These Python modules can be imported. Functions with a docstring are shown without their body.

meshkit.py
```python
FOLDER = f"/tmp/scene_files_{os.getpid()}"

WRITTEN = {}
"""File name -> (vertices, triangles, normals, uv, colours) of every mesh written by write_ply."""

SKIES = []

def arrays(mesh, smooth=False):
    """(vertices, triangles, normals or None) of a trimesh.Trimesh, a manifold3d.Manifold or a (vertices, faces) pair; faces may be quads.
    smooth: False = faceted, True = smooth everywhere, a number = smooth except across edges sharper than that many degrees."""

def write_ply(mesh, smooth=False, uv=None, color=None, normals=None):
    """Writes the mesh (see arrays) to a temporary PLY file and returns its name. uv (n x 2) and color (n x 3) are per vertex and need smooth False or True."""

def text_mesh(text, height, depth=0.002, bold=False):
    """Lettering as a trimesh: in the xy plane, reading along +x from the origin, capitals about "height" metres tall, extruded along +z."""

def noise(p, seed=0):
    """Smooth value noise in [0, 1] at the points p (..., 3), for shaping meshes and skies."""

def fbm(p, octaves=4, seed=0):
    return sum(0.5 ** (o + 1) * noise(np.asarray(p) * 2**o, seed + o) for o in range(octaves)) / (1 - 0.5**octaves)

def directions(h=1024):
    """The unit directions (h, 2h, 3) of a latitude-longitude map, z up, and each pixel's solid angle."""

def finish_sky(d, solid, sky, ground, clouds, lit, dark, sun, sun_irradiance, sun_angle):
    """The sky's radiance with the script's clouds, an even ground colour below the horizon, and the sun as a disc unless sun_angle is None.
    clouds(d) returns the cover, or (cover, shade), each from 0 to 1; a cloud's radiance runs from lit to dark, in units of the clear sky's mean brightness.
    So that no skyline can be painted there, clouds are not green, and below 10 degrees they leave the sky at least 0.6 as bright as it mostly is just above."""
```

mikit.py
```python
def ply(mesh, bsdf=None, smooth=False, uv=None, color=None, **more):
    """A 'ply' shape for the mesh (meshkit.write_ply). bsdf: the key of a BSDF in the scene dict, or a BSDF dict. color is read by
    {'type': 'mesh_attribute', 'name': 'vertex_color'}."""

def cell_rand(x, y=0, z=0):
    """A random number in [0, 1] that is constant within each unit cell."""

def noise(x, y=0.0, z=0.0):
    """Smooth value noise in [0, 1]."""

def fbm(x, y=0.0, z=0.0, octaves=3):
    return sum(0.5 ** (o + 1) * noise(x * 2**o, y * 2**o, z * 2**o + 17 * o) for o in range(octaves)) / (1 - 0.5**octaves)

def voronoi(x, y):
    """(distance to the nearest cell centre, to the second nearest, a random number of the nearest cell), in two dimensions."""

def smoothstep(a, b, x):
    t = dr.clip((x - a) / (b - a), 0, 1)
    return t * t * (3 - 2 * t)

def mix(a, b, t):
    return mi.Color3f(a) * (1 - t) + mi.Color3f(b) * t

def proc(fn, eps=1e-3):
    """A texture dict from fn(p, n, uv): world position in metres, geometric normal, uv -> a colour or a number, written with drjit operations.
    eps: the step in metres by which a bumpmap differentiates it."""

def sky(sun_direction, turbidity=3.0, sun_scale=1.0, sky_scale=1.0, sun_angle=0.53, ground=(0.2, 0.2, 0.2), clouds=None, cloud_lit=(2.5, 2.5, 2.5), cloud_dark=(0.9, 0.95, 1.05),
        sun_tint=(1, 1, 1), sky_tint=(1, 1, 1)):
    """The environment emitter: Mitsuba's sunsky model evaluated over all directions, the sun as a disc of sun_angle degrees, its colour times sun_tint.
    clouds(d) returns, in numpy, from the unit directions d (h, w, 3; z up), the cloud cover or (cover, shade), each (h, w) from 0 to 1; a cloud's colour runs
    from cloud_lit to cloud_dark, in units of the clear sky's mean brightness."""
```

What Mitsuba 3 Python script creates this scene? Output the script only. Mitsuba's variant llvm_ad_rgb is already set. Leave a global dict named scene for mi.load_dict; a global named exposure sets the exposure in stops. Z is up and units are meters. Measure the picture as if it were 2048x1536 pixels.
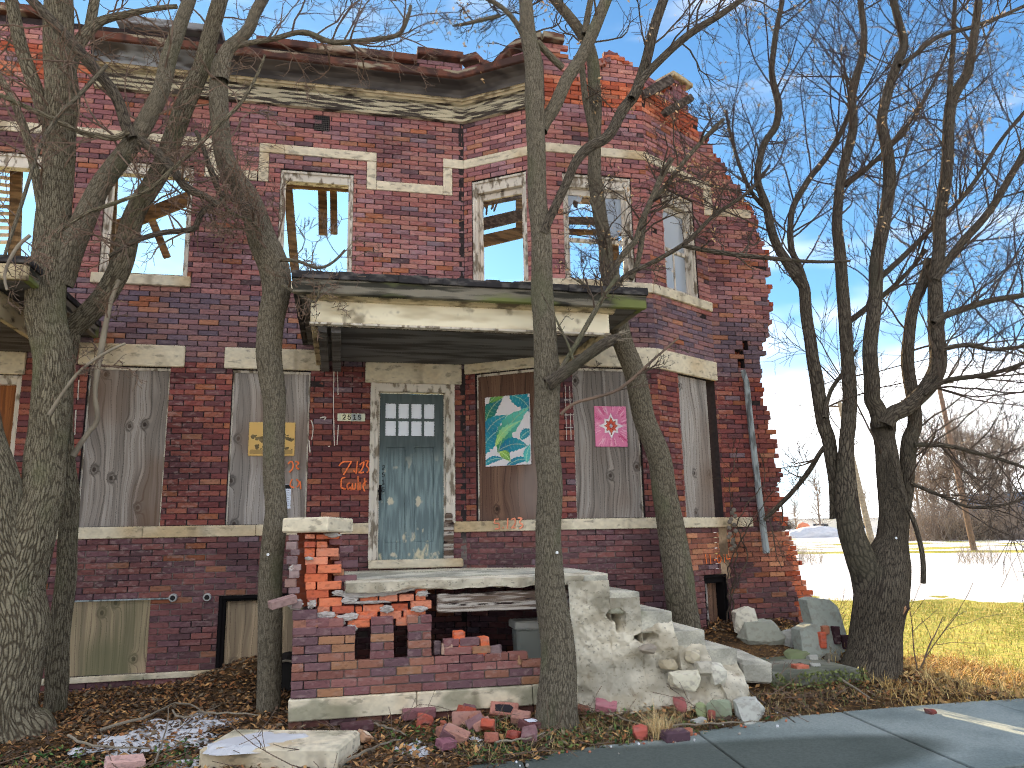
import math, random
import numpy as np, trimesh, shapely
import shapely.geometry as sg
import drjit as dr, mitsuba as mi
import manifold3d as m3
import mikit, meshkit
from mikit import proc, noise, fbm, voronoi, cell_rand, smoothstep, mix

T = mi.ScalarTransform4f
scene, labels = {}, {}
rng = np.random.default_rng(7)
random.seed(7)

# ------------------------------------------------------------------ camera, sky, exposure
F, YAW, PITCH, ROLL, CZ = 1532.6, *np.radians([12.667, 11.118, -1.1207]), 1.6
_f = np.array([math.sin(YAW)*math.cos(PITCH), math.cos(YAW)*math.cos(PITCH), math.sin(PITCH)])
_r = np.array([math.cos(YAW), -math.sin(YAW), 0.0]); _u = np.cross(_r, _f)
_c, _s = math.cos(ROLL), math.sin(ROLL)
RIGHT, UP = _c*_r + _s*_u, -_s*_r + _c*_u
AX = np.array([RIGHT, UP, _f]); EYE = np.array([0, 0, CZ])
scene['camera'] = {'type': 'perspective', 'fov': math.degrees(2*math.atan(1024/F)), 'fov_axis': 'x', 'near_clip': 0.05, 'far_clip': 3000.0,
                   'to_world': T().look_at(origin=EYE.tolist(), target=(EYE+_f).tolist(), up=UP.tolist())}
SUN_AZ, SUN_EL = math.radians(-9.0), math.radians(21.5)
SUN = (math.sin(SUN_AZ)*math.cos(SUN_EL), math.cos(SUN_AZ)*math.cos(SUN_EL), math.sin(SUN_EL))
def clouds(d):
    # broken winter cloud all round the sky, with frayed edges, and faint streaks between
    n = meshkit.fbm(np.stack([d[..., 0]*1.6, d[..., 1]*1.6, d[..., 2]*3.2+94*3.7], -1), 3, 94)
    f = meshkit.fbm(np.stack([d[..., 0]*7, d[..., 1]*7, d[..., 2]*16], -1), 5, 4)
    s = meshkit.fbm(np.stack([d[..., 0]*3, d[..., 1]*5, d[..., 2]*22], -1), 5, 9)
    return np.maximum(np.clip((n+.20*(f-.5)-.46)/.13, 0, 1)*.96, .34*np.clip((s-.60)/.2, 0, 1)), np.clip(1.3-2.1*f, 0, 1)*.8
scene['sky'] = mikit.sky(SUN, turbidity=2.0, sky_scale=.56, clouds=clouds, cloud_lit=(5.1, 5.05, 4.95), cloud_dark=(2.8, 2.92, 3.1), ground=(0.45, 0.44, 0.42), sky_tint=(0.55, 0.84, 1.08))
exposure = 3.75

# ------------------------------------------------------------------ helpers
def ray(x, y): return np.array([(x-1024)/F, -(y-768)/F, 1.0]) @ AX
def at(x, y, Y): d = ray(x, y); return EYE + d*(Y/d[1])          # photograph position -> point at the distance Y from the pavement side
def atz(x, y, z): d = ray(x, y); return EYE + d*((z-CZ)/d[2])
def depth(p): return float((np.asarray(p)-EYE) @ _f)
def pix(p):
    c = AX @ (np.asarray(p)-EYE); return 1024+F*c[0]/c[2], 768-F*c[1]/c[2]
def S(r, g, b, k=1.0):
    c = np.array([r, g, b])/255.0
    return np.where(c <= .04045, c/12.92, ((c+.055)/1.055)**2.4)*k
def numbered(key):
    if key not in scene and key not in labels: return key
    n = 1
    while f'{key}_{n:03d}' in scene or f'{key}_{n:03d}' in labels: n += 1
    return f'{key}_{n:03d}'
def tag(key, label=None, cat=None, group=None, kind=None):
    d = labels.setdefault(key, {})
    for a, b in (('label', label), ('category', cat), ('group', group), ('kind', kind)):
        if b: d[a] = b
    return key
def thing(name, label, cat, group=None):
    return tag(numbered(name), label, cat, group)
def add(name, mesh, bsdf, parent=None, label=None, cat=None, group=None, kind=None, smooth=False, color=None, uv=None):
    key = numbered((parent+'__' if parent else '')+name)
    v, f = (mesh.vertices, mesh.faces) if hasattr(mesh, 'faces') else mesh
    v = np.asarray(v, float)
    if bsdf in VCOL:
        if color is None: color = (0.5, 0.5, 0.5)
        color = np.asarray(color, float)
        if color.ndim == 1: color = np.tile(color, (len(v), 1))
    else: color = None
    scene[key] = mikit.ply((v, f), bsdf, smooth=smooth if (smooth is True or smooth is False or (color is None and uv is None)) else False, color=color, uv=uv)
    if label or cat or group or kind: tag(key, label, cat, group, kind)
    return key
VCOL = {'brick', 'paint', 'leaf', 'bark_colour', 'rubble'}

class MB:
    "collects boxes, bars, tubes into one mesh with a colour per vertex"
    def __init__(s): s.v, s.f, s.c, s.n = [], [], [], 0
    def raw(s, v, f, c=(.5, .5, .5)):
        v = np.asarray(v, float); f = np.asarray(f, int)
        if f.ndim == 2 and f.shape[1] == 4: f = np.vstack([f[:, [0, 1, 2]], f[:, [0, 2, 3]]])
        c = np.asarray(c, float)
        s.v.append(v); s.f.append(f+s.n); s.c.append(np.tile(c, (len(v), 1)) if c.ndim == 1 else c); s.n += len(v); return s
    def box(s, lo, hi, c=(.5, .5, .5), bev=.004, M=None, jit=0.0):
        v, f = bevbox(lo, hi, bev)
        if jit: v = v+rng.uniform(-jit, jit, v.shape)
        if M is not None: v = v @ M[:3, :3].T+M[:3, 3]
        return s.raw(v, f, c)
    def tube(s, pts, rad, sides=6, c=(.5, .5, .5), cap=True):
        v, f = tube(pts, rad, sides, cap); return s.raw(v, f, c)
    def mesh(s): return np.vstack(s.v), np.vstack(s.f)
    def add(s, name, bsdf, parent=None, **k):
        return add(name, s.mesh(), bsdf, parent, color=np.vstack(s.c), **k)
def bevbox(lo, hi, b=.004):
    lo, hi = np.minimum(lo, hi).astype(float), np.maximum(lo, hi).astype(float)
    b = min(b, (hi-lo).min()*.3)
    sg_ = np.array([[x, y, z] for x in (0, 1) for y in (0, 1) for z in (0, 1)])
    V = np.zeros((24, 3)); idx = {}
    k = 0
    for i, q in enumerate(sg_):
        for a in range(3):
            p = np.where(q == 1, hi, lo).astype(float)
            for o in range(3):
                if o != a: p[o] += -b if q[o] else b
            V[k] = p; idx[i, a] = k; k += 1
    Fc = []
    def cid(x, y, z): return x*4+y*2+z
    for a in range(3):                       # six faces
        o1, o2 = [o for o in range(3) if o != a]
        for side in (0, 1):
            ring = []
            for (p, q) in ((0, 0), (1, 0), (1, 1), (0, 1)):
                c = [0, 0, 0]; c[a] = side; c[o1] = p; c[o2] = q; ring.append(idx[cid(*c), a])
            Fc += [[ring[0], ring[1], ring[2]], [ring[0], ring[2], ring[3]]]
    for a in range(3):                       # twelve edges, along axis a
        o1, o2 = [o for o in range(3) if o != a]
        for (p, q) in ((0, 0), (0, 1), (1, 0), (1, 1)):
            c0 = [0, 0, 0]; c0[o1] = p; c0[o2] = q; c1 = list(c0); c1[a] = 1
            A0, B0, A1, B1 = idx[cid(*c0), o1], idx[cid(*c0), o2], idx[cid(*c1), o1], idx[cid(*c1), o2]
            Fc += [[A0, B0, B1], [A0, B1, A1]]
    for i in range(8): Fc.append([idx[i, 0], idx[i, 1], idx[i, 2]])
    Fc = np.array(Fc); ctr = (lo+hi)/2
    n = np.cross(V[Fc[:, 1]]-V[Fc[:, 0]], V[Fc[:, 2]]-V[Fc[:, 0]])
    bad = (n*(V[Fc].mean(1)-ctr)).sum(1) < 0
    Fc[bad] = Fc[bad][:, ::-1]
    return V, Fc
def frames(P):
    P = np.asarray(P, float); t = np.gradient(P, axis=0); t /= np.linalg.norm(t, axis=1, keepdims=True)+1e-9
    a = np.cross(t[0], [0.3, 1, 0.1] if abs(t[0][1]) < .8 else [1, 0, 0]); a /= np.linalg.norm(a)
    A = np.zeros_like(P); B = np.zeros_like(P)
    for i in range(len(P)):
        a = a-t[i]*(a@t[i]); a /= np.linalg.norm(a)+1e-9
        A[i] = a; B[i] = np.cross(t[i], a)
    return t, A, B
def tube(P, R, sides=6, cap=True):
    P = np.asarray(P, float); R = np.broadcast_to(np.asarray(R, float), (len(P),)); t, A, B = frames(P)
    th = np.arange(sides)*2*np.pi/sides
    V = P[:, None]+R[:, None, None]*(np.cos(th)[None, :, None]*A[:, None]+np.sin(th)[None, :, None]*B[:, None])
    i, j = np.meshgrid(np.arange(len(P)-1), np.arange(sides), indexing='ij')
    q = np.stack([i*sides+j, i*sides+(j+1) % sides, (i+1)*sides+(j+1) % sides, (i+1)*sides+j], -1).reshape(-1, 4)
    Fc = np.vstack([q[:, [0, 1, 2]], q[:, [0, 2, 3]]]); V = V.reshape(-1, 3)
    if cap:
        n = len(V); V = np.vstack([V, P[:1], P[-1:]]); e = (len(P)-1)*sides; j = np.arange(sides)
        Fc = np.vstack([Fc, np.stack([j*0+n, (j+1) % sides, j], 1), np.stack([j*0+n+1, e+j, e+(j+1) % sides], 1)])
    return V, Fc
def rotM(yaw=0, pitch=0, roll=0, loc=(0, 0, 0)):
    return trimesh.transformations.translation_matrix(loc) @ trimesh.transformations.euler_matrix(roll, pitch, yaw, 'sxyz')
def spline(P, n):
    "smooth curve through the rows of P (any number of columns)"
    P = np.asarray(P, float); s = np.r_[0, np.cumsum(np.linalg.norm(np.diff(P[:, :3], axis=0), axis=1))]
    from scipy.interpolate import PchipInterpolator
    return PchipInterpolator(s, P)(np.linspace(0, s[-1], n))
def extr(poly, d0, d1, p0, t, n):
    "extrude a polygon in (along, z) from depth d0 to d1 along the outward normal n"
    out = []
    for g in getattr(poly, 'geoms', [poly]):
        if g.is_empty or g.area < 1e-6: continue
        m = trimesh.creation.extrude_polygon(g, abs(d1-d0), engine='earcut')
        v = np.asarray(m.vertices); a, z, d = v[:, 0], v[:, 1], v[:, 2]+min(d0, d1)
        w = np.asarray(p0)[None]+a[:, None]*np.asarray(t)+d[:, None]*np.asarray(n); w = w+np.c_[0*a, 0*a, z]
        f = np.asarray(m.faces)
        if np.dot(np.cross(t, [0, 0, 1]), n) < 0: f = f[:, ::-1]
        out.append(trimesh.Trimesh(w, f, process=False))
    return trimesh.util.concatenate(out)
# ------------------------------------------------------------------ materials
def principled(col, rough=.9, spec=.3, **k):
    return {'type': 'principled', 'base_color': col, 'roughness': rough, 'specular': spec, **k}
def rgb(c): return {'type': 'rgb', 'value': [float(x) for x in c]}
def two(b): return {'type': 'twosided', 'bsdf': b}
def bump(b, fn, scale=1.0, eps=1.5e-3): return {'type': 'bumpmap', 'tex': proc(fn, eps), 'bsdf': b, 'scale': scale}
VC = {'type': 'mesh_attribute', 'name': 'vertex_color'}
def mat(name, b): scene[name] = two(b)
def blend(a, b, fn): return {'type': 'blendbsdf', 'weight': proc(fn), 'a': a, 'b': b}

def mix(a, b, t):
    a, b = (x if isinstance(x, mi.Color3f) else mi.Color3f(*[float(y) for y in x]) for x in (a, b))
    return a*(1-t)+b*t
def C(c): return mi.Color3f(*[float(x) for x in c])
def f_brickbump(p, n, uv): return 0.0036*fbm(p.x*55, p.y*55, p.z*70, 3)+0.0012*noise(p.x*260, p.y*260, p.z*260)
def f_soot(p, n, uv):
    a = fbm(p.x*1.1+3, p.y*1.1, p.z*0.8, 3); b = fbm(p.x*38, p.y*38, p.z*45, 2)
    return dr.clip(smoothstep(.54, .82, a)*.42+smoothstep(.50, .8, b)*.30, 0, .9)
def f_bloom(p, n, uv):   # pale lime bloom and dust on the face
    b = fbm(p.x*21+9, p.y*21, p.z*30+4, 3); a = fbm(p.x*1.7, p.y*1.7+5, p.z*1.2, 2); low = smoothstep(1.3, .9, p.z)*smoothstep(8.2, 7.6, p.y)
    return smoothstep(.50, .80, b)*dr.clip(smoothstep(.35, .65, a)+.6*low, 0, 1)*.33
mat('brick', bump(blend(blend(principled(VC, .86, .25), principled(rgb(S(44, 34, 38)), .9, .2), f_soot), principled(rgb(S(166, 146, 142)), .95, .2), f_bloom), f_brickbump))
def f_mortar(p, n, uv):
    a = fbm(p.x*30, p.y*30, p.z*30, 2)
    low = smoothstep(1.75, 1.4, p.z)*smoothstep(.42, .6, fbm(p.x*2, p.y*2, p.z*3, 2))
    return mix(mix(S(40, 34, 36), S(62, 54, 54), a), mix(S(92, 84, 82), S(140, 130, 124), a), low*.9)
mat('mortar', principled(proc(f_mortar), .95, .1))
def f_stone(p, n, uv):
    a = fbm(p.x*2.3, p.y*2.3, p.z*1.3, 3); b = fbm(p.x*24, p.y*24, p.z*24, 3); s = fbm(p.x*6+2, p.y*6, p.z*.9, 3)
    c = mix(S(214, 203, 180), S(186, 160, 120), smoothstep(.45, .8, a)*.8)
    c = mix(c, S(112, 98, 80), smoothstep(.56, .85, s)*.6)
    c = mix(c, S(104, 112, 74), smoothstep(.55, .75, fbm(p.x*1.7+8, p.y*1.7, p.z*3, 3))*smoothstep(.55, .1, p.z)*.8)
    c = mix(c, S(96, 88, 76), smoothstep(.56, .74, fbm(p.x*13, p.y*13, p.z*22, 4))*.5); c = mix(c, S(118, 118, 96), smoothstep(.50, .72, fbm(p.x*3+7, p.y*3, p.z*5, 3))*smoothstep(.9, .2, p.z)*.7)
    return c*(.74+.42*b)
mat('limestone', bump(principled(proc(f_stone), .92, .2), lambda p, n, uv: .004*fbm(p.x*40, p.y*40, p.z*40, 3)))
def f_conc(p, n, uv):
    a = fbm(p.x*4, p.y*4, p.z*4, 3); b = fbm(p.x*60, p.y*60, p.z*60, 2)
    c = mix(S(188, 184, 170), S(142, 140, 130), smoothstep(.35, .7, a))
    c = mix(c, S(112, 116, 84), smoothstep(.56, .76, fbm(p.x*2.3+5, p.y*2.3, p.z*2.3, 3))*.5)
    return c*(.72+.5*b)
mat('concrete', bump(principled(proc(f_conc), .95, .15), lambda p, n, uv: .010*fbm(p.x*34, p.y*34, p.z*34, 3)))
def f_roughconc(p, n, uv):
    a = fbm(p.x*6, p.y*6, p.z*6, 3); b = fbm(p.x*45, p.y*45, p.z*45, 3); st = fbm(p.x*11, p.y*11, p.z*2, 3)
    c = mix(S(214, 206, 188), S(172, 163, 144), smoothstep(.4, .72, a))
    c = mix(c, S(92, 84, 72), smoothstep(.62, .76, b)*.5)
    return mix(mix(c, S(128, 108, 84), smoothstep(.58, .8, st)*.45), S(120, 116, 104), smoothstep(.45, .7, fbm(p.x*1.9, p.y*1.9, p.z*3+3, 3))*.6)
mat('rough_concrete', bump(principled(proc(f_roughconc), .95, .15), lambda p, n, uv: .030*fbm(p.x*21, p.y*21, p.z*21, 5)+.006*noise(p.x*120, p.y*120, p.z*120)))
# weathered plywood: uv in metres, grain along v, knots pull the grain aside
def ply_fn(c0, c1, c2, stain, seed):
    c0, c1, c2, stain = (S(*c) for c in (c0, c1, c2, stain))
    def fn(p, n, uv):
        u, v = uv.x+seed, uv.y
        warp = .26*fbm(u*2.2, v*.9, seed, 3)+.05*fbm(u*7, v*2.4, seed+3, 2)
        d1, d2, r = voronoi(u*2.7, v*2.1)
        knot = dr.exp(-dr.square(d1*8.5))*dr.select(r > .45, 1.0, .0)
        ring = u*1.0+warp+knot*.10
        g = fbm(ring*22, v*.5, 0, 2); fine = noise(ring*150, v*5, 1.0)
        line = smoothstep(.34, .0, dr.abs(dr.sin(ring*52+3*g)))
        c = mix(c0, c1, smoothstep(.3, .7, g)); c = mix(c, c2, line*.62); c = c*(.80+.38*fine)
        core = smoothstep(.075, .035, d1)*dr.select(r > .45, 1.0, .0); c = mix(c, S(44, 32, 26), core*.85)
        halo = smoothstep(.06, .0, dr.abs(d1-.12+.04*noise(u*20, v*20)))*dr.select(r > .45, 1.0, .0); c = mix(c, c2*.8, halo*.6)
        return mix(c, stain, smoothstep(.50, .78, fbm(u*1.2+5, v*.9, 2.0, 3))*.75)
    return fn
def ply_mat(name, *a): mat(name, bump(principled(proc(ply_fn(*a)), .88, .2), lambda p, n, uv: .0015*noise(uv.x*170, uv.y*6)))
ply_mat('ply_gray', (156, 148, 142), (124, 116, 110), (66, 60, 56), (110, 86, 70), 0.0)
ply_mat('ply_silver', (164, 157, 152), (130, 124, 120), (72, 66, 63), (116, 98, 86), 3.7)
ply_mat('ply_brown', (104, 78, 66), (124, 96, 80), (46, 34, 32), (142, 128, 122), 7.1)
ply_mat('ply_orange', (150, 94, 56), (132, 80, 48), (92, 56, 36), (116, 78, 52), 11.3)
ply_mat('ply_green', (172, 152, 126), (140, 124, 104), (84, 72, 60), (96, 98, 72), 14.9)
# old white paint flaking off grey wood
def flake(paint, wood, lo=.44, hi=.52, sx=9., sz=3.):
    paint, wood = S(*paint), S(*wood)
    def fn(p, n, uv):
        a = fbm(p.x*sx, p.y*sx, p.z*sz, 4); g = fbm(p.x*60, p.y*60, p.z*6, 2)
        return mix(mix(wood*.6, wood, g), mix(paint*.82, paint*1.12, noise(p.x*4, p.y*4, p.z*4)), smoothstep(lo, hi, a))
    return fn
def fl_bump(sx, sz): return lambda p, n, uv: .0025*smoothstep(.42, .55, fbm(p.x*sx, p.y*sx, p.z*sz, 4))
mat('white_trim', bump(principled(proc(flake((206, 198, 186), (142, 130, 114), .34, .52, 22., 7.)), .8, .3), fl_bump(22., 7.)))
mat('cornice_paint', bump(principled(proc(flake((188, 178, 152), (74, 66, 60), .40, .60, 5., 34.)), .85, .25), fl_bump(5., 34.)))
mat('cream_paint', principled(proc(lambda p, n, uv: mix(mix(S(226, 216, 190), S(190, 176, 146), smoothstep(.4, .75, fbm(p.x*3, p.y*3, p.z*9, 3))), S(96, 84, 66), smoothstep(.62, .75, fbm(p.x*7+3, p.y*7, p.z*5, 4))*.7)), .75, .3))
mat('tan_paint', principled(proc(lambda p, n, uv: mix(S(186, 170, 138), S(104, 92, 74), smoothstep(.42, .7, fbm(p.x*8, p.y*8, p.z*16, 4)))), .85, .2))
mat('dark_wood', principled(proc(lambda p, n, uv: mix(S(62, 54, 50), S(104, 94, 86), smoothstep(.35, .75, fbm(p.x*30, p.y*2.5, p.z*30, 3)))), .9, .2))
mat('soffit', principled(proc(lambda p, n, uv: mix(S(104, 102, 102), S(66, 62, 60), smoothstep(.35, .7, fbm(p.x*2, p.y*9, p.z*9, 3)))), .85, .25))
mat('gray_metal', principled(proc(lambda p, n, uv: mix(mix(S(92, 86, 82), S(58, 53, 52), smoothstep(.3, .7, fbm(p.x*3, p.y*8, p.z*8, 3))), S(150, 154, 160), smoothstep(-1.2, -2.4, p.x)*smoothstep(.35, .62, fbm(p.x*4, p.y*4, p.z*12, 3)))), .7, .35))
mat('rust', bump(principled(proc(lambda p, n, uv: mix(mix(S(104, 66, 54), S(70, 50, 46), smoothstep(.35, .65, fbm(p.x*9, p.y*9, p.z*6, 3))), S(158, 148, 128), smoothstep(.55, .68, fbm(p.x*3+4, p.y*3, p.z*10, 4))*.8)), .85, .3), lambda p, n, uv: .003*fbm(p.x*30, p.y*30, p.z*30, 2)))
mat('tar', bump(principled(proc(lambda p, n, uv: mix(S(46, 44, 46), S(86, 82, 80), smoothstep(.45, .75, fbm(p.x*12, p.y*12, p.z*20, 3)))), .9, .2), lambda p, n, uv: .006*fbm(p.x*18, p.y*18, p.z*18, 3)))
mat('moss_board', principled(proc(lambda p, n, uv: mix(mix(S(118, 112, 100), S(54, 52, 46), smoothstep(.4, .65, fbm(p.x*3, p.y*3, p.z*20, 3))), S(104, 110, 66), smoothstep(.58, .74, fbm(p.x*1.6+1.3, p.y*2, p.z*5, 4)))), .92, .15))
def f_door(p, n, uv):
    a = fbm(p.x*14, p.y*14, p.z*5, 4); low = smoothstep(2.0, 1.34, p.z); g = fbm(p.x*50, p.y*9, p.z*4, 2)
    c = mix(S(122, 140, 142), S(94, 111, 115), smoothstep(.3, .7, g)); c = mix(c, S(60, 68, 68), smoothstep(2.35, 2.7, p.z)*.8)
    edge = smoothstep(.30, .43, dr.abs(p.x-.83))
    c = mix(c, S(196, 188, 160), smoothstep(.78, .86, a*.62+low*.42+edge*.14))
    return mix(c, S(190, 184, 164), smoothstep(.62, .7, fbm(p.x*9+4, p.y*9, p.z*5+7, 4))*smoothstep(2.6, 2.2, p.z))
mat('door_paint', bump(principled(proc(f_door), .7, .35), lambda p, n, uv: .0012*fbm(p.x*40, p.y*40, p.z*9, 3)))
mat('black_gap', principled(rgb(S(22, 20, 22)), .95, .1))
mat('beam_wood', bump(principled(proc(lambda p, n, uv: mix(S(128, 106, 78), S(78, 63, 47), smoothstep(.3, .72, fbm(p.x*5, p.y*5, p.z*26, 3)))), .9, .2), lambda p, n, uv: .002*fbm(p.x*20, p.y*20, p.z*80, 2)))
mat('rot_beam', bump(principled(proc(lambda p, n, uv: mix(mix(S(176, 168, 160), S(98, 82, 72), smoothstep(.35, .6, fbm(p.x*4, p.y*4, p.z*38, 3))), S(44, 34, 32), smoothstep(.56, .7, fbm(p.x*6+2, p.y*6, p.z*30, 4)))), .92, .15), lambda p, n, uv: .014*fbm(p.x*6, p.y*6, p.z*45, 3)))
mat('pipe', principled(proc(lambda p, n, uv: mix(S(150, 160, 164), S(88, 92, 94), smoothstep(.45, .7, fbm(p.x*16, p.y*16, p.z*4, 3)))), .6, .4))
mat('paint', principled(VC, .75, .3))
mat('rubble', bump(blend(principled(VC, .92, .2), principled(rgb(S(120, 112, 104)), .95, .15), lambda p, n, uv: smoothstep(.45, .8, fbm(p.x*26, p.y*26, p.z*26, 3))*.5), lambda p, n, uv: .005*fbm(p.x*45, p.y*45, p.z*45, 3)))
scene['leaf'] = {'type': 'twosided', 'bsdf': principled(VC, .7, .25)}
scene['glass'] = {'type': 'thindielectric'}
mat('pale_glass', {'type': 'principled', 'base_color': rgb(S(214, 218, 226)), 'roughness': .3, 'specular': .6})
mat('dusty_glass', {'type': 'principled', 'base_color': rgb(S(150, 158, 168)), 'roughness': .22, 'specular': .8})
# bark: uv.x round the stem, uv.y along it, in metres
def bark_fn(c0, c1, c2, k=1.0):
    c0, c1, c2 = S(*c0), S(*c1), S(*c2)
    def fn(p, n, uv):
        w = uv.x+.012*noise(uv.x*20, uv.y*9)+.018*noise(uv.x*9, uv.y*4, 3.0)
        d1, d2, q = voronoi(w*26*k+1.4*noise(uv.x*11, uv.y*6, 5.0), uv.y*3.6*k); r = .55*smoothstep(.02, .42, d2-d1)+.45*fbm(w*70*k, uv.y*16, 0, 3); a = fbm(p.x*3, p.y*3, p.z*1.6, 3)
        c = mix(c1, c0, smoothstep(.15, .75, r)*(.7+.3*q)); c = mix(c, c2, smoothstep(.55, .75, a)*.55)
        return c*(.75+.5*noise(p.x*90, p.y*90, p.z*90))
    return fn
def bark_b(k, s):
    def fn(p, n, uv):
        w = uv.x+.012*noise(uv.x*20, uv.y*9)+.018*noise(uv.x*9, uv.y*4, 3.0); d1, d2, q = voronoi(w*26*k+1.4*noise(uv.x*11, uv.y*6, 5.0), uv.y*3.6*k)
        return s*(.6*smoothstep(.02, .42, d2-d1)+.4*fbm(w*70*k, uv.y*16, 0, 3))
    return fn
def bark(name, c0, c1, c2, k, s): mat(name, bump(principled(proc(bark_fn(c0, c1, c2, k)), .95, .1), bark_b(k, s), 1.0, 3e-3))
bark('bark_ridged', (130, 122, 104), (72, 64, 53), (98, 98, 74), 2.4, .024)
bark('bark_grey', (116, 108, 94), (74, 68, 58), (90, 92, 70), 3.2, .010)
bark('bark_dark', (98, 90, 79), (52, 46, 41), (72, 69, 58), 2.6, .014)
mat('twig_dark', principled(proc(lambda p, n, uv: mix(S(92, 80, 70), S(58, 50, 46), noise(p.x*7, p.y*7, p.z*7))), .9, .15))
mat('twig_red', principled(proc(lambda p, n, uv: mix(S(124, 102, 88), S(86, 74, 66), noise(p.x*7, p.y*7, p.z*7))), .9, .15))
mat('twig_far', principled(proc(lambda p, n, uv: mix(S(146, 132, 120), S(112, 102, 96), noise(p.x, p.y, p.z))), .9, .15))
mat('twig_pale', principled(proc(lambda p, n, uv: mix(S(152, 142, 126), S(108, 98, 86), noise(p.x*7, p.y*7, p.z*7))), .9, .15))
# ground
def f_soil(p, n, uv):
    a = fbm(p.x*3, p.y*3, 0, 3); b = fbm(p.x*40, p.y*40, 0, 3)
    c = mix(S(84, 66, 48), S(52, 42, 34), smoothstep(.3, .7, a)); c = mix(c, S(128, 96, 62), smoothstep(.55, .7, b)*.7)
    return c*(.7+.6*noise(p.x*130, p.y*130))
mat('soil', bump(principled(proc(f_soil), .97, .05), lambda p, n, uv: .03*fbm(p.x*22, p.y*22, 0, 4)))
def f_lawn(p, n, uv):
    a = fbm(p.x*.8, p.y*.8, 0, 3); b = fbm(p.x*14, p.y*9, 0, 3)
    c = mix(S(158, 158, 82), S(120, 124, 58), smoothstep(.3, .7, a)); c = mix(c, S(178, 158, 96), smoothstep(.45, .7, b)*.7)
    return c*(.65+.6*noise(p.x*60, p.y*40))
mat('lawn', bump(principled(proc(f_lawn), .97, .05), lambda p, n, uv: .04*fbm(p.x*12, p.y*12, 0, 4)))
mat('snow', bump(principled(proc(lambda p, n, uv: mix(S(206, 206, 210), S(184, 186, 192), fbm(p.x*2, p.y*2, p.z*2, 2))), .6, .2), lambda p, n, uv: .05*fbm(p.x*2, p.y*2, 0, 4)))
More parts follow.
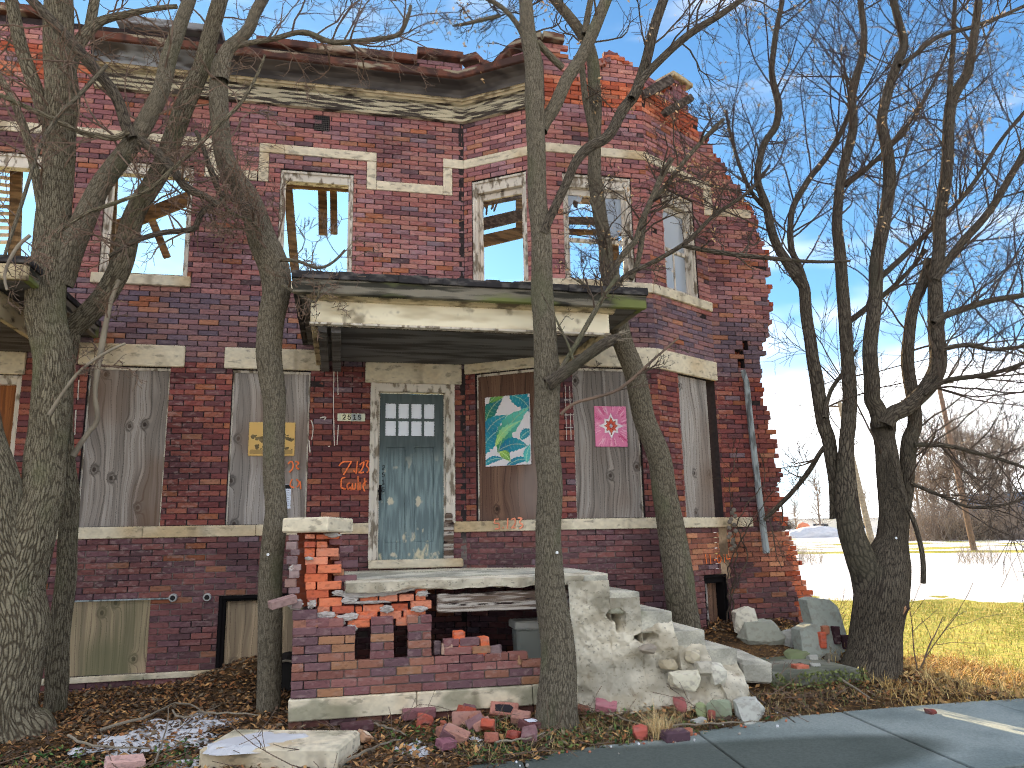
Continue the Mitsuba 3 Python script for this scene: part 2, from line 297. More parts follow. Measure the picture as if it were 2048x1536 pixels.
def f_walk(p, n, uv):
    a = fbm(p.x*1.3, p.y*1.3, 0, 4); b = fbm(p.x*70, p.y*70, 0, 2); d = fbm(p.x*.55+2.2, p.y*.8+.4, 0, 3)
    c = mix(S(134, 142, 140), S(106, 116, 115), smoothstep(.3, .7, a))
    w = smoothstep(.30, -.25, (dr.square((p.x-2.5)/2.2)+dr.square((p.y-5.35)/.55)-1)+(d-.5)*1.3)
    c = mix(c, S(62, 68, 62), w*.8)
    return c*(.8+.36*b)
mat('pavement', bump(principled(proc(f_walk), .85, .25), lambda p, n, uv: .002*fbm(p.x*90, p.y*90, 0, 2)))
mat('walk_stone', bump(principled(proc(lambda p, n, uv: mix(mix(S(122, 122, 112), S(92, 94, 84), smoothstep(.35, .7, fbm(p.x*4, p.y*4, p.z*4, 3))), S(92, 100, 64), smoothstep(.5, .7, fbm(p.x*6, p.y*6, p.z*6, 3))*.6)), .92, .15), lambda p, n, uv: .008*fbm(p.x*30, p.y*30, p.z*30, 3)))
# ------------------------------------------------------------------ the ruined brick house
HOUSE = thing('brick_house', 'ruined two-storey purple brick house with boarded windows and a collapsing right end', 'house')
CH, BL, ZB = 0.0625, 0.2165, -.0495
def snap(z): return ZB+round((z-ZB)/CH)*CH
CH, BL = 0.0625, 0.2165                       # brick course and brick pitch
class Seg:
    def __init__(s, a, b, u0=None, u1=None):
        a, b = np.array([*a, 0.0]), np.array([*b, 0.0]); s.p0 = a; s.len = np.linalg.norm(b-a); s.t = (b-a)/s.len
        s.n = np.array([s.t[1], -s.t[0], 0.0]); s.u0 = 0 if u0 is None else u0; s.u1 = s.len if u1 is None else u1
        s.holes = []; s.M = np.eye(4); s.M[:3, 0] = s.t; s.M[:3, 1] = -s.n; s.M[:3, 2] = [0, 0, 1]; s.M[:3, 3] = s.p0   # local (u, -depth, z)
    def pt(s, u, d, z): return s.p0+s.t*u+s.n*d+np.array([0, 0, z])
    def uz(s, x, y):                            # photograph position -> (u, z) on this face
        d = ray(x, y); k = np.dot(s.p0-EYE, s.n)/np.dot(d, s.n); w = EYE+d*k; return float((w-s.p0)@s.t), float(w[2])
ML = Seg((0, 9), (1, 9), -5.2, 1.44); BA = Seg((1.44, 9), (2.36, 8.36)); BF = Seg((2.36, 8.36), (3.66, 8.36)); BR = Seg((3.66, 8.36), (4.76, 9)); MR = Seg((4.76, 9), (5.76, 9), 0, .99)
def sbox(mb, seg, u0, u1, z0, z1, d0, d1, c=(.5, .5, .5), bev=.004, jit=0.): return mb.box((u0, -max(d0, d1), z0), (u1, -min(d0, d1), z1), c, bev, seg.M, jit)

OPEN = {  # (u0, u1, z0, z1)
    'ML': [(-4.15, -3.33, 4.58, 5.97), (-2.72, -1.78, 4.58, 5.97), (-.80, .07, 4.58, 6.0), (-2.73, -1.89, 1.77, 3.52), (-1.23, -.37, 1.77, 3.52), (-4.30, -3.37, 1.33, 3.388), (.342, 1.291, 1.30, 3.388), (-2.85, -1.93, .27, .99), (-1.25, -.30, .28, 1.0)],
    'BA': [(.11, .85, 4.6, 6.0), (.13, .94, 1.77, 3.53)], 'BF': [(.20, 1.09, 4.6, 5.95), (.24, 1.06, 1.77, 3.53)],
    'BR': [(.31, 1.02, 4.6, 5.93), (.42, 1.235, 1.77, 3.53), (.70, 1.20, .25, 1.06)], 'MR': [(.30, .42, 3.88, 3.95), (.33, .43, 3.70, 3.80), (.42, .50, 3.98, 4.06)]}
SEGS = {'ML': ML, 'BA': BA, 'BF': BF, 'BR': BR, 'MR': MR}
OPEN = {k: [(a, b, snap(c), snap(d)) for a, b, c, d in v] for k, v in OPEN.items()}
GAP = (1.08, 1.28, snap(1.0), snap(1.64))    # bricks fallen out beside the cellar window, sun shines through
for k, s in SEGS.items(): s.holes = list(OPEN[k])
BR.holes.append(GAP)
STONES = []                                     # (holder, seg, u0, u1, z0, z1, proud)
def stone(holder, seg, u0, u1, z0, z1, proud=.012, piece=1.15):
    z0, z1 = snap(z0), snap(z1); seg.holes.append((u0, u1, z0, z1))
    n = max(1, round((u1-u0)/piece)); e = np.linspace(u0, u1, n+1)
    if n > 1: e[1:-1] += rng.uniform(-.12, .12, n-1)
    for a, b in zip(e[:-1], e[1:]): STONES.append((holder, seg, a+.002, b-.002, z0+.002, z1-.002, proud+rng.uniform(-.002, .002)))
def xu(x, y=330): return float(at(x, y, 9)[0])
for a in ((-4.45, -3.345, 3.388, 3.638), (-2.834, -1.746, 3.521, 3.768), (-1.327, -.259, 3.521, 3.768), (.249, 1.399, 3.388, 3.638)): stone('lintel', ML, *a, .02, 3)
stone('lintel', BA, .0, BA.len, 3.525, 3.775, .03, 3); stone('lintel', BF, 0, BF.len, 3.525, 3.775, .03, 3); stone('lintel', BR, 0, BR.len-.005, 3.525, 3.772, .03, 3)
for a in ((-5.2, -4.31), (-3.36, .338), (1.295, 1.44)): stone('sill_course', ML, *a, 1.638, 1.768, .022)
for s in (BA, BF, BR): stone('sill_course', s, 0, s.len, 1.638, 1.768, .022)
stone('sill_course', MR, .0, .36, 1.638, 1.765, .022)
stone('plinth_course', ML, -5.2, .34, .184, .270, .03); stone('plinth_course', BA, 0, BA.len, .184, .27, .03); stone('plinth_course', BF, 0, BF.len, .184, .27, .03)
for a in ((-4.2, -3.28), (-2.785, -1.735), (-.86, .13)): stone('window_sill', ML, *a, 4.46, 4.585, .035, 3)
for s in (BA, BF, BR): stone('window_sill', s, 0, s.len, 4.473, 4.598, .03, 2)
hi, lo = (6.2005, 6.3255), (5.8255, 5.9505)
x1, x2, x3, x4, x5, x6 = xu(412, 300), xu(518), xu(538), xu(733, 350), xu(753, 350), xu(886, 350)
stone('belt_course', ML, -5.2, x1+.13, *hi); stone('belt_course', ML, x1, x1+.13, lo[0], hi[0], .010); stone('belt_course', ML, x1+.13, x3-.13, *lo)
stone('belt_course', ML, x3-.12, x3, lo[0], hi[0], .010); stone('belt_course', ML, x3-.12, x5, *hi); stone('belt_course', ML, x5-.12, x5, lo[0], hi[0], .010); stone('belt_course', ML, x5, x6, *lo)
stone('belt_course', ML, x6, x6+.12, lo[0], hi[0], .010); stone('belt_course', ML, x6, 1.44, *hi)
for s in (BA, BF, BR): stone('belt_course', s, 0, s.len, *hi)
stone('belt_course', MR, 0, .12, *hi); stone('belt_course', MR, .0, .13, lo[0], hi[0], .010); stone('belt_course', MR, .13, .70, *lo)

def top(k, u):
    if k == 'ML': return 7.62 if u < .84 else 7.74
    if k == 'BA': return float(np.interp(u, [0, .25, .33, .45, .60, .72, 1.2], [7.66, 7.66, 7.52, 7.44, 7.56, 7.68, 7.70]))
    if k == 'BF': return float(np.interp(u, [0, .25, .30, .45, .62, .8, .92, 1.05, 1.3], [7.70, 7.70, 7.60, 7.50, 7.58, 7.50, 7.66, 7.62, 7.46]))
    if k == 'BR': return float(np.interp(u, [0, .25, .40, .62, .70, 1.0, 1.3], [7.46, 7.50, 7.42, 7.44, 7.62, 7.66, 7.66]))
    return 9.
RZ = [0, .48, .9, 1.46, 1.97, 2.6, 3.3, 3.75, 4.03, 4.25, 4.5, 5.4, 5.96, 6.4, 6.76, 6.97, 7.1, 7.9]
RX = [5.78, 5.72, 5.63, 5.61, 5.57, 5.55, 5.45, 5.47, 5.50, 5.62, 5.665, 5.66, 5.52, 5.24, 5.0, 4.86, 4.77, 4.5]
def right_end(z): return float(np.interp(z, RZ, RX))
crs = np.random.default_rng(3)
PAL_UP = [S(*c) for c in ((126, 74, 74), (112, 64, 68), (134, 78, 70), (100, 60, 66), (142, 90, 78), (118, 80, 86), (130, 70, 64), (136, 84, 82))]
PAL_MID = [S(*c) for c in ((122, 60, 56), (108, 54, 54), (136, 76, 60), (88, 50, 54), (128, 68, 58), (100, 58, 62), (114, 58, 54))]
PAL_LOW = [S(*c) for c in ((92, 56, 58), (100, 60, 60), (80, 54, 58), (106, 62, 58), (88, 58, 64))]
ORANGE = [S(*c) for c in ((202, 106, 72), (186, 94, 66), (212, 122, 88), (176, 90, 68), (210, 134, 106))]
LIGHT = [S(*c) for c in ((168, 108, 86), (184, 122, 96), (150, 96, 82), (196, 138, 106))]
def pick(P): return P[crs.integers(len(P))]*crs.uniform(.88, 1.12)
def soft(P, k, d): return [(c*(1-d)+c.mean()*d)*k for c in P]
PAL_BAND = soft([S(*c) for c in ((112, 88, 96), (102, 84, 98), (126, 88, 90), (96, 80, 92), (134, 96, 90), (116, 86, 92))], 1.25, .1)
PAL_UP, PAL_MID, PAL_LOW = soft(PAL_UP, 1.70, .24), soft(PAL_MID, 1.34, .13), soft(PAL_LOW, 1.55, .14)
def brick_colour(k, X, u, z):
    g = float(meshkit.fbm(np.array([X*.9, z*1.1, 4.0]), 2, 5))
    if k in ('BF', 'BR') and 6.90 < z < 7.24: return pick(ORANGE)*(.82 if crs.random() > .12 else .6)
    if k == 'ML' and X < -2.95 and 6.9 < z < 7.3 and crs.random() < .75: return pick(ORANGE)*.72
    if k == 'MR' and u > right_end(z)-4.76-.10 and crs.random() < .25: return pick(ORANGE)*.75
    if k in ('BR', 'MR') and z < 1.60 and z > .95 and g > .36: return pick(LIGHT)*.9
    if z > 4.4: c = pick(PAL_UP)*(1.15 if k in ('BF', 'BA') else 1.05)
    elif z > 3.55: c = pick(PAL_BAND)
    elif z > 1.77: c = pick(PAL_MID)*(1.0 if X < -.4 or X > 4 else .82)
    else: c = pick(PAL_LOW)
    if g > .60: c = c*.82
    r = crs.random()
    if r < .05: c = pick([S(158, 98, 72), S(150, 92, 68), S(160, 110, 88)])*(1. if z > 1.77 else .72)
    elif r < .09: c = pick([S(98, 74, 80), S(118, 98, 106), S(86, 66, 70)])
    return c
def intervals(a, b, z0, z1, holes):
    out = [(a, b)]
    for (h0, h1, g0, g1) in holes:
        if g1 <= z0+.012 or g0 >= z1-.012: continue
        nxt = []
        for (p, q) in out:
            if h1 <= p or h0 >= q: nxt.append((p, q)); continue
            if h0 > p+.015: nxt.append((p, h0))
            if h1 < q-.015: nxt.append((h1, q))
        out = nxt
    return out
J = .0045
QF = np.array([[0, 1, 2], [0, 2, 3]]+[x for i in range(4) for j in [(i+1) % 4] for x in ([4+i, 4+j, j], [4+i, j, i])]+[x for i in range(4) for j in [(i+1) % 4] for x in ([8+i, 8+j, 4+j], [8+i, 4+j, 4+i])])
def brick_shape(seg, u0, u1, z0, z1, proud, back=.06):
    b = .0045
    pr = proud+crs.uniform(-.0025, .0025, 4)
    f = np.array([(u0+b, pr[0], z0+b), (u1-b, pr[1], z0+b), (u1-b, pr[2], z1-b), (u0+b, pr[3], z1-b)])
    m = np.array([(u0, proud-.005, z0), (u1, proud-.005, z0), (u1, proud-.005, z1), (u0, proud-.005, z1)])
    k = m.copy(); k[:, 1] = -back
    v = np.vstack([f, m, k]); v[:8, 0] += crs.uniform(-.0012, .0012, 8); v[:8, 2] += crs.uniform(-.0010, .0010, 8)
    return seg.p0+v[:, :1]*seg.t+v[:, 1:2]*seg.n+np.c_[0*v[:, 0], 0*v[:, 0], v[:, 2]]
BRICKS = []                                     # (vertices, colour, apparent size)
def course_wall(k, seg, zlo, zhi, colour, ufrom, uto, back=.06, off=0., proud=0., loose=0.):
    nrow = int(round((zhi-zlo)/CH)); polys = []
    for r in range(nrow):
        z0 = zlo+r*CH; zc = z0+CH/2; a, b = ufrom(zc), uto(zc)
        for (p, q) in intervals(a, b, z0, z0+CH, seg.holes):
            polys.append((p, q, z0))
            st = math.floor((p-off)/BL)*BL+off+(BL/2 if r % 2 else 0)-BL; e = [p]
            while st < q:
                if st > p+.03 and st < q-.03: e.append(st)
                st += BL
            e.append(q)
            for u0, u1 in zip(e[:-1], e[1:]):
                uc = (u0+u1)/2
                if zc > top(k, uc)-CH*.4: continue
                d = proud
                if k in ('BF', 'BR') and 6.90 < zc < 7.24: d += crs.uniform(-.006, .012)
                d += crs.uniform(-.0035, .0035)+(crs.uniform(-.01, .012) if crs.random() < loose else 0)
                v = brick_shape(seg, u0+J*(u0 > p)+.001, u1-J*(u1 < q)-.001, z0+J, z0+CH-J*.2, d, back)
                w = v[:4].mean(0); x, y = pix(w); s = 0
                if -20 < x < 2068 and -20 < y < 1556: s = 1/depth(w)**2*abs(seg.n @ (w-EYE))/np.linalg.norm(w-EYE)*(u1-u0)
                if 575 < x < 1560 and y > 1130: s = 0
                BRICKS.append((v, colour(k, w[0], uc, zc), s))
    return polys
MORTAR = []
def backing(seg, k, polys, d0=-.012, d1=-.30, shrink=0.):
    P = shapely.union_all([sg.box(p, z0-.001, q-shrink, z0+CH+.001) for p, q, z0 in polys if q-shrink > p and (z0+CH/2 < top(k, (p+q)/2)-.03 or k in ('ML', 'MR'))])
    if k in ('BA', 'BF', 'BR'): P = P.intersection(sg.Polygon([(seg.u0, -1)]+[(u, top(k, u)-.05) for u in np.linspace(seg.u0, seg.u1, 30)]+[(seg.u1, -1)]))
    if k == 'ML': P = P.intersection(sg.box(-9, -1, 9, 7.66))
    for h in seg.holes:
        if (h[1]-h[0]) > .05 and h in OPEN.get(k, []): P = P.difference(sg.box(h[0], h[2], h[1], h[3]))
    if k == 'BR': P = P.difference(sg.box(.98, GAP[2], 1.3, GAP[3]))
    P = P.union(shapely.union_all([sg.box(u0-.004, z0-.004, u1+.004, z1+.004) for (hh, s, u0, u1, z0, z1, pr) in STONES if s is seg]).intersection(sg.box(seg.u0, -1, seg.u1, 9))) if any(s[1] is seg for s in STONES) else P
    MORTAR.append(extr(P, d0, d1, seg.p0, seg.t, seg.n))
for k, seg in SEGS.items():
    jag = {}
    if k == 'MR': fn = lambda z: right_end(z)-4.76+jag.setdefault(round(z, 4), crs.uniform(-.07, .05))
    elif k == 'BR': fn = lambda z: seg.u1 if z < 7.24 else 1.06+jag.setdefault(round(z, 4), crs.uniform(-.05, .03))
    else: fn = lambda z, seg=seg: seg.u1
    back = .06 if k != 'MR' else .10
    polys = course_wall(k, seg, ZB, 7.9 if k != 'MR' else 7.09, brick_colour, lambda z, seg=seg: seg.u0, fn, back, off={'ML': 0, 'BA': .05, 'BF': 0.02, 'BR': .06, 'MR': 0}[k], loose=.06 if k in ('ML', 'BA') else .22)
    backing(seg, k, polys, shrink=.05 if k == 'MR' else 0)
for (x, y, z1) in ((1.44, 9.06, 7.55), (2.36, 8.46, 7.5), (3.66, 8.46, 7.35)):
    MORTAR.append(trimesh.creation.box(extents=(.12, .12, z1+.05), transform=trimesh.transformations.translation_matrix((x, y, z1/2))))
# broken inner courses of common orange brick that stick out past the face brick at the right end
MRI = Seg((4.76, 9.11), (5.76, 9.11), 0, 1); MRI.holes = []
jag2 = {}
def inner_end(z): return right_end(z)-4.76+jag2.setdefault(round(z, 4), crs.uniform(-.02, .08)+float(np.interp(z, [0, .5, .9, 1.45, 1.6, 2.2, 6.2, 7], [.44, .32, .22, .11, .0, -.05, -.03, .10])))
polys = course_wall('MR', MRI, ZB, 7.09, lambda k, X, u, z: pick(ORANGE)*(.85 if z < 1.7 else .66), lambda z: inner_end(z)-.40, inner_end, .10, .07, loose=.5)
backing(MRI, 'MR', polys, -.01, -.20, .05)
BRICKS.sort(key=lambda b: -b[2])
NB = 300
for v, c, s in BRICKS[:NB]: add('brick', (v, QF), 'brick', HOUSE+'__wall', color=c)
mb = MB()
for v, c, s in BRICKS[NB:]: mb.raw(v, QF, c)
mb.add('brickwork', 'brick', HOUSE+'__wall', kind='stuff')
add('wall', trimesh.util.concatenate(MORTAR), 'mortar', HOUSE)
for holder in ('lintel', 'window_sill'):
    for (h, seg, u0, u1, z0, z1, pr) in STONES:
        if h == holder: m = MB(); sbox(m, seg, u0, u1, z0, z1, -.06, pr, bev=.008, jit=.0015); m.add(holder, 'limestone', HOUSE)
for holder in ('sill_course', 'plinth_course', 'belt_course'):
    tag(HOUSE+'__'+holder)
    for (h, seg, u0, u1, z0, z1, pr) in STONES:
        if h == holder: m = MB(); sbox(m, seg, u0, u1, z0, z1, -.06, pr, bev=.006, jit=.0012); m.add('stone', 'limestone', HOUSE+'__'+holder)
# ragged inner leaf behind the parapet and the broken chunks on top of the bay
mb = MB()
for i in range(70):
    k = random.choice(['BF', 'BF', 'BR', 'BR']); seg = SEGS[k]; u = crs.uniform(.28 if k == 'BF' else 0, seg.u1 if k == 'BF' else 1.05); z = top(k, u)
    M = np.eye(4); M[:3, 3] = seg.pt(u, crs.uniform(-.26, -.02), z+crs.uniform(-.05, .03)); R = rotM(crs.uniform(0, 6), crs.uniform(-.4, .4), crs.uniform(-.4, .4)); R[:3, 3] = M[:3, 3]
    mb.box((-.1*crs.uniform(.5, 1), -.048, -.028), (.1, .048, .028), pick(ORANGE if crs.random() < .35 else PAL_UP)*.8, .004, R, .006)
mb.add('broken_parapet', 'brick', HOUSE, kind='stuff')

# cornice along the main front and the left side of the bay
def strip(profile, path, name, matname, parent=HOUSE+'__cornice'):
    v, f = [], []; path = [np.array(q, float) for q in path]; m = len(profile)
    for i, q in enumerate(path):
        t0 = (path[i]-path[i-1]) if i else path[1]-path[0]; t1 = (path[i+1]-path[i]) if i < len(path)-1 else t0
        n0, n1 = np.array([t0[1], -t0[0]])/np.linalg.norm(t0), np.array([t1[1], -t1[0]])/np.linalg.norm(t1); b = n0+n1; b = b/(b@n0)
        for d, z in profile: v.append([*(q+b*d), z])
    for i in range(len(path)-1):
        for j in range(m-1): a = i*m+j; f += [[a, a+m, a+m+1], [a, a+m+1, a+1]]
    v = np.array(v); v += (meshkit.noise(v*5.0, 3)[:, None]-.5)*.014
    return add(name, (v, np.array(f)), matname, parent)
xs = np.r_[np.linspace(-2.92, 1.44, 26)]; CP = [(x, 9.0) for x in xs]+[(1.44+.92*t, 9-.64*t) for t in np.linspace(.1, 1.0, 8)]
tag(HOUSE+'__cornice')
strip([(.0, 6.83), (.045, 6.84), (.05, 6.87), (.035, 6.88), (.035, 7.05), (.07, 7.06)], CP, 'frieze', 'cornice_paint')
strip([(.07, 7.06), (.085, 7.085), (.105, 7.09), (.11, 7.11), (.125, 7.115)], CP, 'moulding', 'tan_paint')
strip([(.125, 7.115), (.130, 7.16), (.16, 7.205), (.215, 7.24), (.29, 7.262), (.30, 7.27)], CP, 'cove', 'gray_metal')
strip([(.30, 7.27), (.325, 7.275), (.335, 7.285), (.342, 7.365), (.30, 7.375), (.02, 7.43)], CP, 'fascia', 'rust')
# end caps of the cornice
for (p, tdir, s) in ((np.array([-2.92, 9.0]), np.array([0, -1.0]), -1), (np.array([2.36, 8.36]), np.array([-.571, -.821]), 1)):
    prof = [(.0, 6.83), (.045, 6.84), (.035, 7.05), (.12, 7.10), (.13, 7.16), (.215, 7.24), (.30, 7.27), (.34, 7.365), (.02, 7.43)]
    v = np.array([[*(p+tdir*d), z] for d, z in prof]); f = np.array([[0, i, i+1] for i in range(1, len(prof)-1)]); add('end_board', (np.vstack([v, v+[.01*s, 0, 0]]), np.vstack([f, f[:, ::-1]+len(v)])), 'gray_metal', HOUSE+'__cornice')
# sheet-metal coping, broken into lengths, stepping up and curving over the bay
def coping(seg, us, zs, matname='rust', h=.10):
    for a, b, za, zb in zip(us[:-1], us[1:], zs[:-1], zs[1:]):
        v, f = bevbox((0, -.075, 0), (1, .32, h), .012); w = v.copy(); w[:, 2] += za+(zb-za)*v[:, 0]; w[:, 0] = a+(b-a)*v[:, 0]+.0
        w = w @ seg.M[:3, :3].T+seg.M[:3, 3]; add('coping', (w, f), matname, HOUSE)
coping(ML, [-4.6, -3.9, -3.3], [7.66, 7.68, 7.70]); coping(ML, [-2.75, -2.0, -1.55], [7.70, 7.70, 7.70], 'gray_metal'); coping(ML, [-1.15, -.3, .35, .84], [7.63, 7.625, 7.625, 7.62])
coping(ML, [.84, 1.44], [7.74, 7.735])
bu = np.linspace(0, BA.len, 11); coping(BA, bu, [top('BA', u)+.02 for u in bu]); coping(BF, [0, .14, .27], [7.72, 7.72, 7.70])
coping(BR, [.66, .88, 1.10], [7.65, 7.655, 7.64], 'tan_paint', .07)
# charred timbers hanging out of the broken parapet over the right of the bay
for a, b, w in (((1283, 192), (1340, 160), .10), ((1328, 228), (1382, 196), .075)):
    p, q = at(*a, 8.35), at(*b, 8.55); M = trimesh.geometry.align_vectors([1, 0, 0], q-p); M[:3, 3] = p
    m = MB(); m.box((0, -w/2, -w*.6), (np.linalg.norm(q-p), w/2, w*.6), bev=.008, M=M, jit=.01); m.add('broken_joist', 'dark_wood', HOUSE)
# vent grille
m = MB(); u0, z0 = ML.uz(628, 261); u1, z1 = ML.uz(660, 233); sbox(m, ML, u0, u1, z0, z1, -.02, .006); VENT = m.add('vent', 'black_gap', HOUSE)
m = MB()
for i in range(8):
    c = u0+(u1-u0)*(i+.5)/8; sbox(m, ML, c-.003, c+.003, z0+.005, z1-.005, .006, .010, bev=.001); c = z0+(z1-z0)*(i+.5)/8; sbox(m, ML, u0+.005, u1-.005, c-.003, c+.003, .0065, .0105, bev=.001)
m.add('grille', 'gray_metal', VENT)

# windows
def frame(seg, u0, u1, z0, z1, parent, w=.06, d0=-.16, d1=-.045, head=.10, matname='white_trim', sill=True):
    m = MB()
    sbox(m, seg, u0+.002, u0+w, z0, z1-.002, d0, d1); sbox(m, seg, u1-w, u1-.002, z0, z1-.002, d0, d1); sbox(m, seg, u0+w, u1-w, z1-head, z1-.002, d0, d1-.004)
    sbox(m, seg, u0+.002, u0+w*.55, z0, z1-.004, d1, d1+.022); sbox(m, seg, u1-w*.55, u1-.002, z0, z1-.004, d1, d1+.022); sbox(m, seg, u0+w*.55, u1-w*.55, z1-.035, z1-.004, d1-.004, d1+.02)
    if sill: sbox(m, seg, u0+w, u1-w, z0, z0+.035, d0, d1)
    return m.add('frame', matname, parent)
def board(seg, u0, u1, z0, z1, matname, parent=None, d=-.09, seed=0., name='plywood_board', jit=0., label=None):
    v, f = bevbox((u0, -d, z0), (u1, -d+.016, z1), .003); uv = np.c_[v[:, 0]+seed, v[:, 2]+seed*.37]; w = v @ seg.M[:3, :3].T+seg.M[:3, 3]
    return add(name, (w, f), matname, parent, uv=uv, label=label)
def window(label=None):
    return tag(numbered(HOUSE+'__window'), label)
WIN = {}
for nm, seg, i in (('W1', ML, 0), ('W2', ML, 1), ('W3', ML, 2), ('W4', BA, 0), ('W5', BF, 0), ('W6', BR, 0)):
    o = OPEN[{ML: 'ML', BA: 'BA', BF: 'BF', BR: 'BR'}[seg]][i]; w = WIN[nm] = window(); frame(seg, *o, w, head=.13 if nm in ('W3', 'W2') else .16)
    m = MB()                                     # what is left of the sashes: stiles and a drooping top rail
    if nm in ('W4', 'W5', 'W6'):
        u0, u1, z0, z1 = o; sbox(m, seg, u0+.06, u0+.10, z0+.03, z1-.15, -.15, -.11); sbox(m, seg, u1-.10, u1-.06, z0+.03, z1-.15, -.15, -.11); sbox(m, seg, u0+.06, u1-.06, z1-.24, z1-.165, -.15, -.112)
        if nm == 'W5': sbox(m, seg, u0+.10, u1-.10, 5.10, 5.15, -.15, -.11)
        if nm == 'W6': sbox(m, seg, u0+.10, u1-.10, 5.16, 5.21, -.15, -.11); sbox(m, seg, u0+.34, u0+.37, z0+.03, 5.16, -.15, -.12); sbox(m, seg, u0+.10, u1-.10, z0+.035, z0+.09, -.15, -.11)
        m.add('sash', 'white_trim', w)
    if nm == 'W6':
        m = MB(); sbox(m, seg, u0+.10, u1-.10, 5.21, z1-.24, -.135, -.131); sbox(m, seg, u0+.10, u0+.34, z0+.09, 5.16, -.135, -.131); sbox(m, seg, u0+.37, u1-.10, z0+.09, 5.16, -.135, -.131); m.add('pane', 'dusty_glass', w)
    if nm == 'W5':                               # shards left in the top sash
        for q in ([(.10, 5.72), (.30, 5.72), (.26, 5.62), (.18, 5.66), (.12, 5.50), (.10, 5.42)], [(.55, 5.72), (.79, 5.72), (.79, 5.30), (.72, 5.18), (.60, 5.20), (.62, 5.40), (.56, 5.52)]):
            add('glass_shard', extr(sg.Polygon([(a+.20, b) for a, b in q]), -.133, -.130, seg.p0, seg.t, seg.n), 'dusty_glass', w)
def boarded(seg, o, matname, seed, ins=(.0, .0, .0, .0), fr=True, label=None, d=-.085):
    w = window(label); u0, u1, z0, z1 = o
    if fr: frame(seg, *o, w, w=.035, head=.04, d0=-.17, d1=-.075, sill=False)
    g = .012 if fr else .002; board(seg, u0+g+ins[0], u1-g-ins[1], z0+.001+ins[2], z1-(.035 if fr else .004)-ins[3], matname, w, d+.025, seed); return w
boarded(ML, OPEN['ML'][3], 'ply_gray', .3); boarded(ML, OPEN['ML'][4], 'ply_silver', 1.7, label='window boarded with silver-grey weathered plywood and a beige picture')
boarded(BA, OPEN['BA'][1], 'ply_brown', .2, label='window boarded with dark brown stained plywood'); boarded(BF, OPEN['BF'][1], 'ply_gray', 2.9); boarded(BR, OPEN['BR'][1], 'ply_silver', 4.4, ins=(0, .115, 0, 0), fr=False)
o = OPEN['ML'][5]; w = tag(HOUSE+'__side_door', 'doorway at the left edge closed with an orange-brown plywood sheet'); frame(ML, *o, w, sill=False); board(ML, o[0]+.05, o[1]-.05, o[2], o[3]-.09, 'ply_orange', w, -.12, .4)
boarded(ML, OPEN['ML'][7], 'ply_green', .8, fr=False, label='low cellar window boarded with green-stained plywood', d=-.05)
o = OPEN['ML'][8]; w = window('low cellar window with a charred black frame and brown board'); frame(ML, *o, w, w=.07, head=.06, matname='black_gap', d1=-.02); board(ML, o[0]+.07, o[1]-.05, o[2]+.03, o[3]-.06, 'ply_green', w, -.09, 2.3)
o = OPEN['BR'][2]; w = window('half-open cellar window with broken dark boards'); frame(BR, *o, w, w=.05, d1=-.03, matname='black_gap'); board(BR, o[0]+.04, o[0]+.20, o[2], o[3]-.10, 'ply_silver', w, -.10, 5.); board(BR, o[0]+.22, o[1]-.05, o[2], o[3]-.06, 'ply_brown', w, -.14, 6.)

# front door
D = tag(HOUSE+'__door', 'weathered blue-grey front door with eight small panes and peeling paint'); u0, u1, z0, z1 = OPEN['ML'][6]
m = MB(); sbox(m, ML, u0+.002, u0+.07, z0+.02, z1, -.14, .012); sbox(m, ML, u1-.085, u1-.002, z0+.02, z1, -.14, .012); sbox(m, ML, u0+.07, u1-.085, z1-.10, z1-.002, -.14, .010); sbox(m, ML, u0-.025, u0+.03, z0+.02, z1+.0, .012, .03); sbox(m, ML, u1-.03, u1+.02, z0+.42, z1, .012, .03)
sbox(m, ML, u0+.07, u0+.09, z0+.02, z1-.10, -.14, -.05); sbox(m, ML, u1-.105, u1-.085, z0+.02, z1-.10, -.14, -.05); m.add('frame', 'white_trim', D)
m = MB(); sbox(m, ML, u1-.115, u1+.0, z0+.02, z0+.44, .012, .034, bev=.006, jit=.004); sbox(m, ML, u1-.095, u1-.02, z0+.42, z0+.53, .010, .032, bev=.012, jit=.012); m.add('splintered_jamb', 'rot_beam', D)
da, db, dz0, dz1 = u0+.088, u1-.103, z0+.012, z1-.115
pa, pz1 = ML.uz(772, 805); pb, pz0 = ML.uz(870, 871)
m = MB(); P = sg.box(da, dz0, db, dz1)
cw = (pb-pa-3*.028)/4; rh = (pz1-pz0-.03)/2; panes = [(pa+i*(cw+.028), pz0+j*(rh+.03)) for i in range(4) for j in range(2)]
for a, z in panes: P = P.difference(sg.box(a, z, a+cw, z+rh))
pz = ML.uz(800, 893)[1]; panels = [(pa+.01, pa+.235), (pb-.235, pb-.01)]; low = dz0+.20
for a, b in panels: P = P.difference(sg.box(a, low, b, pz))
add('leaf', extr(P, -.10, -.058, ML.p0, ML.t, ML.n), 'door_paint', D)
for a, b in panels: m = MB(); sbox(m, ML, a, b, low, pz, -.09, -.070); m.add('panel', 'door_paint', D)
for a, z in panes: m = MB(); sbox(m, ML, a, a+cw, z, z+rh, -.082, -.078, bev=.0005); m.add('pane', 'pale_glass', D)
for b in np.linspace(da+.06, db-.06, 3)[1:2]: pass
m = MB(); a, z = ML.uz(758.5, 985); sbox(m, ML, a-.012, a+.028, z-.09, z+.09, -.058, -.052); m.tube([ML.pt(a+.008, -.05, z+.02), ML.pt(a+.008, -.01, z+.02)], [.012, .024], 10); m.add('lock', 'black_gap', D)
m = MB(); sbox(m, ML, u0-.02, u1+.10, 1.255, z0+.02, -.15, .10, bev=.012, jit=.006); m.add('threshold', 'limestone', D)
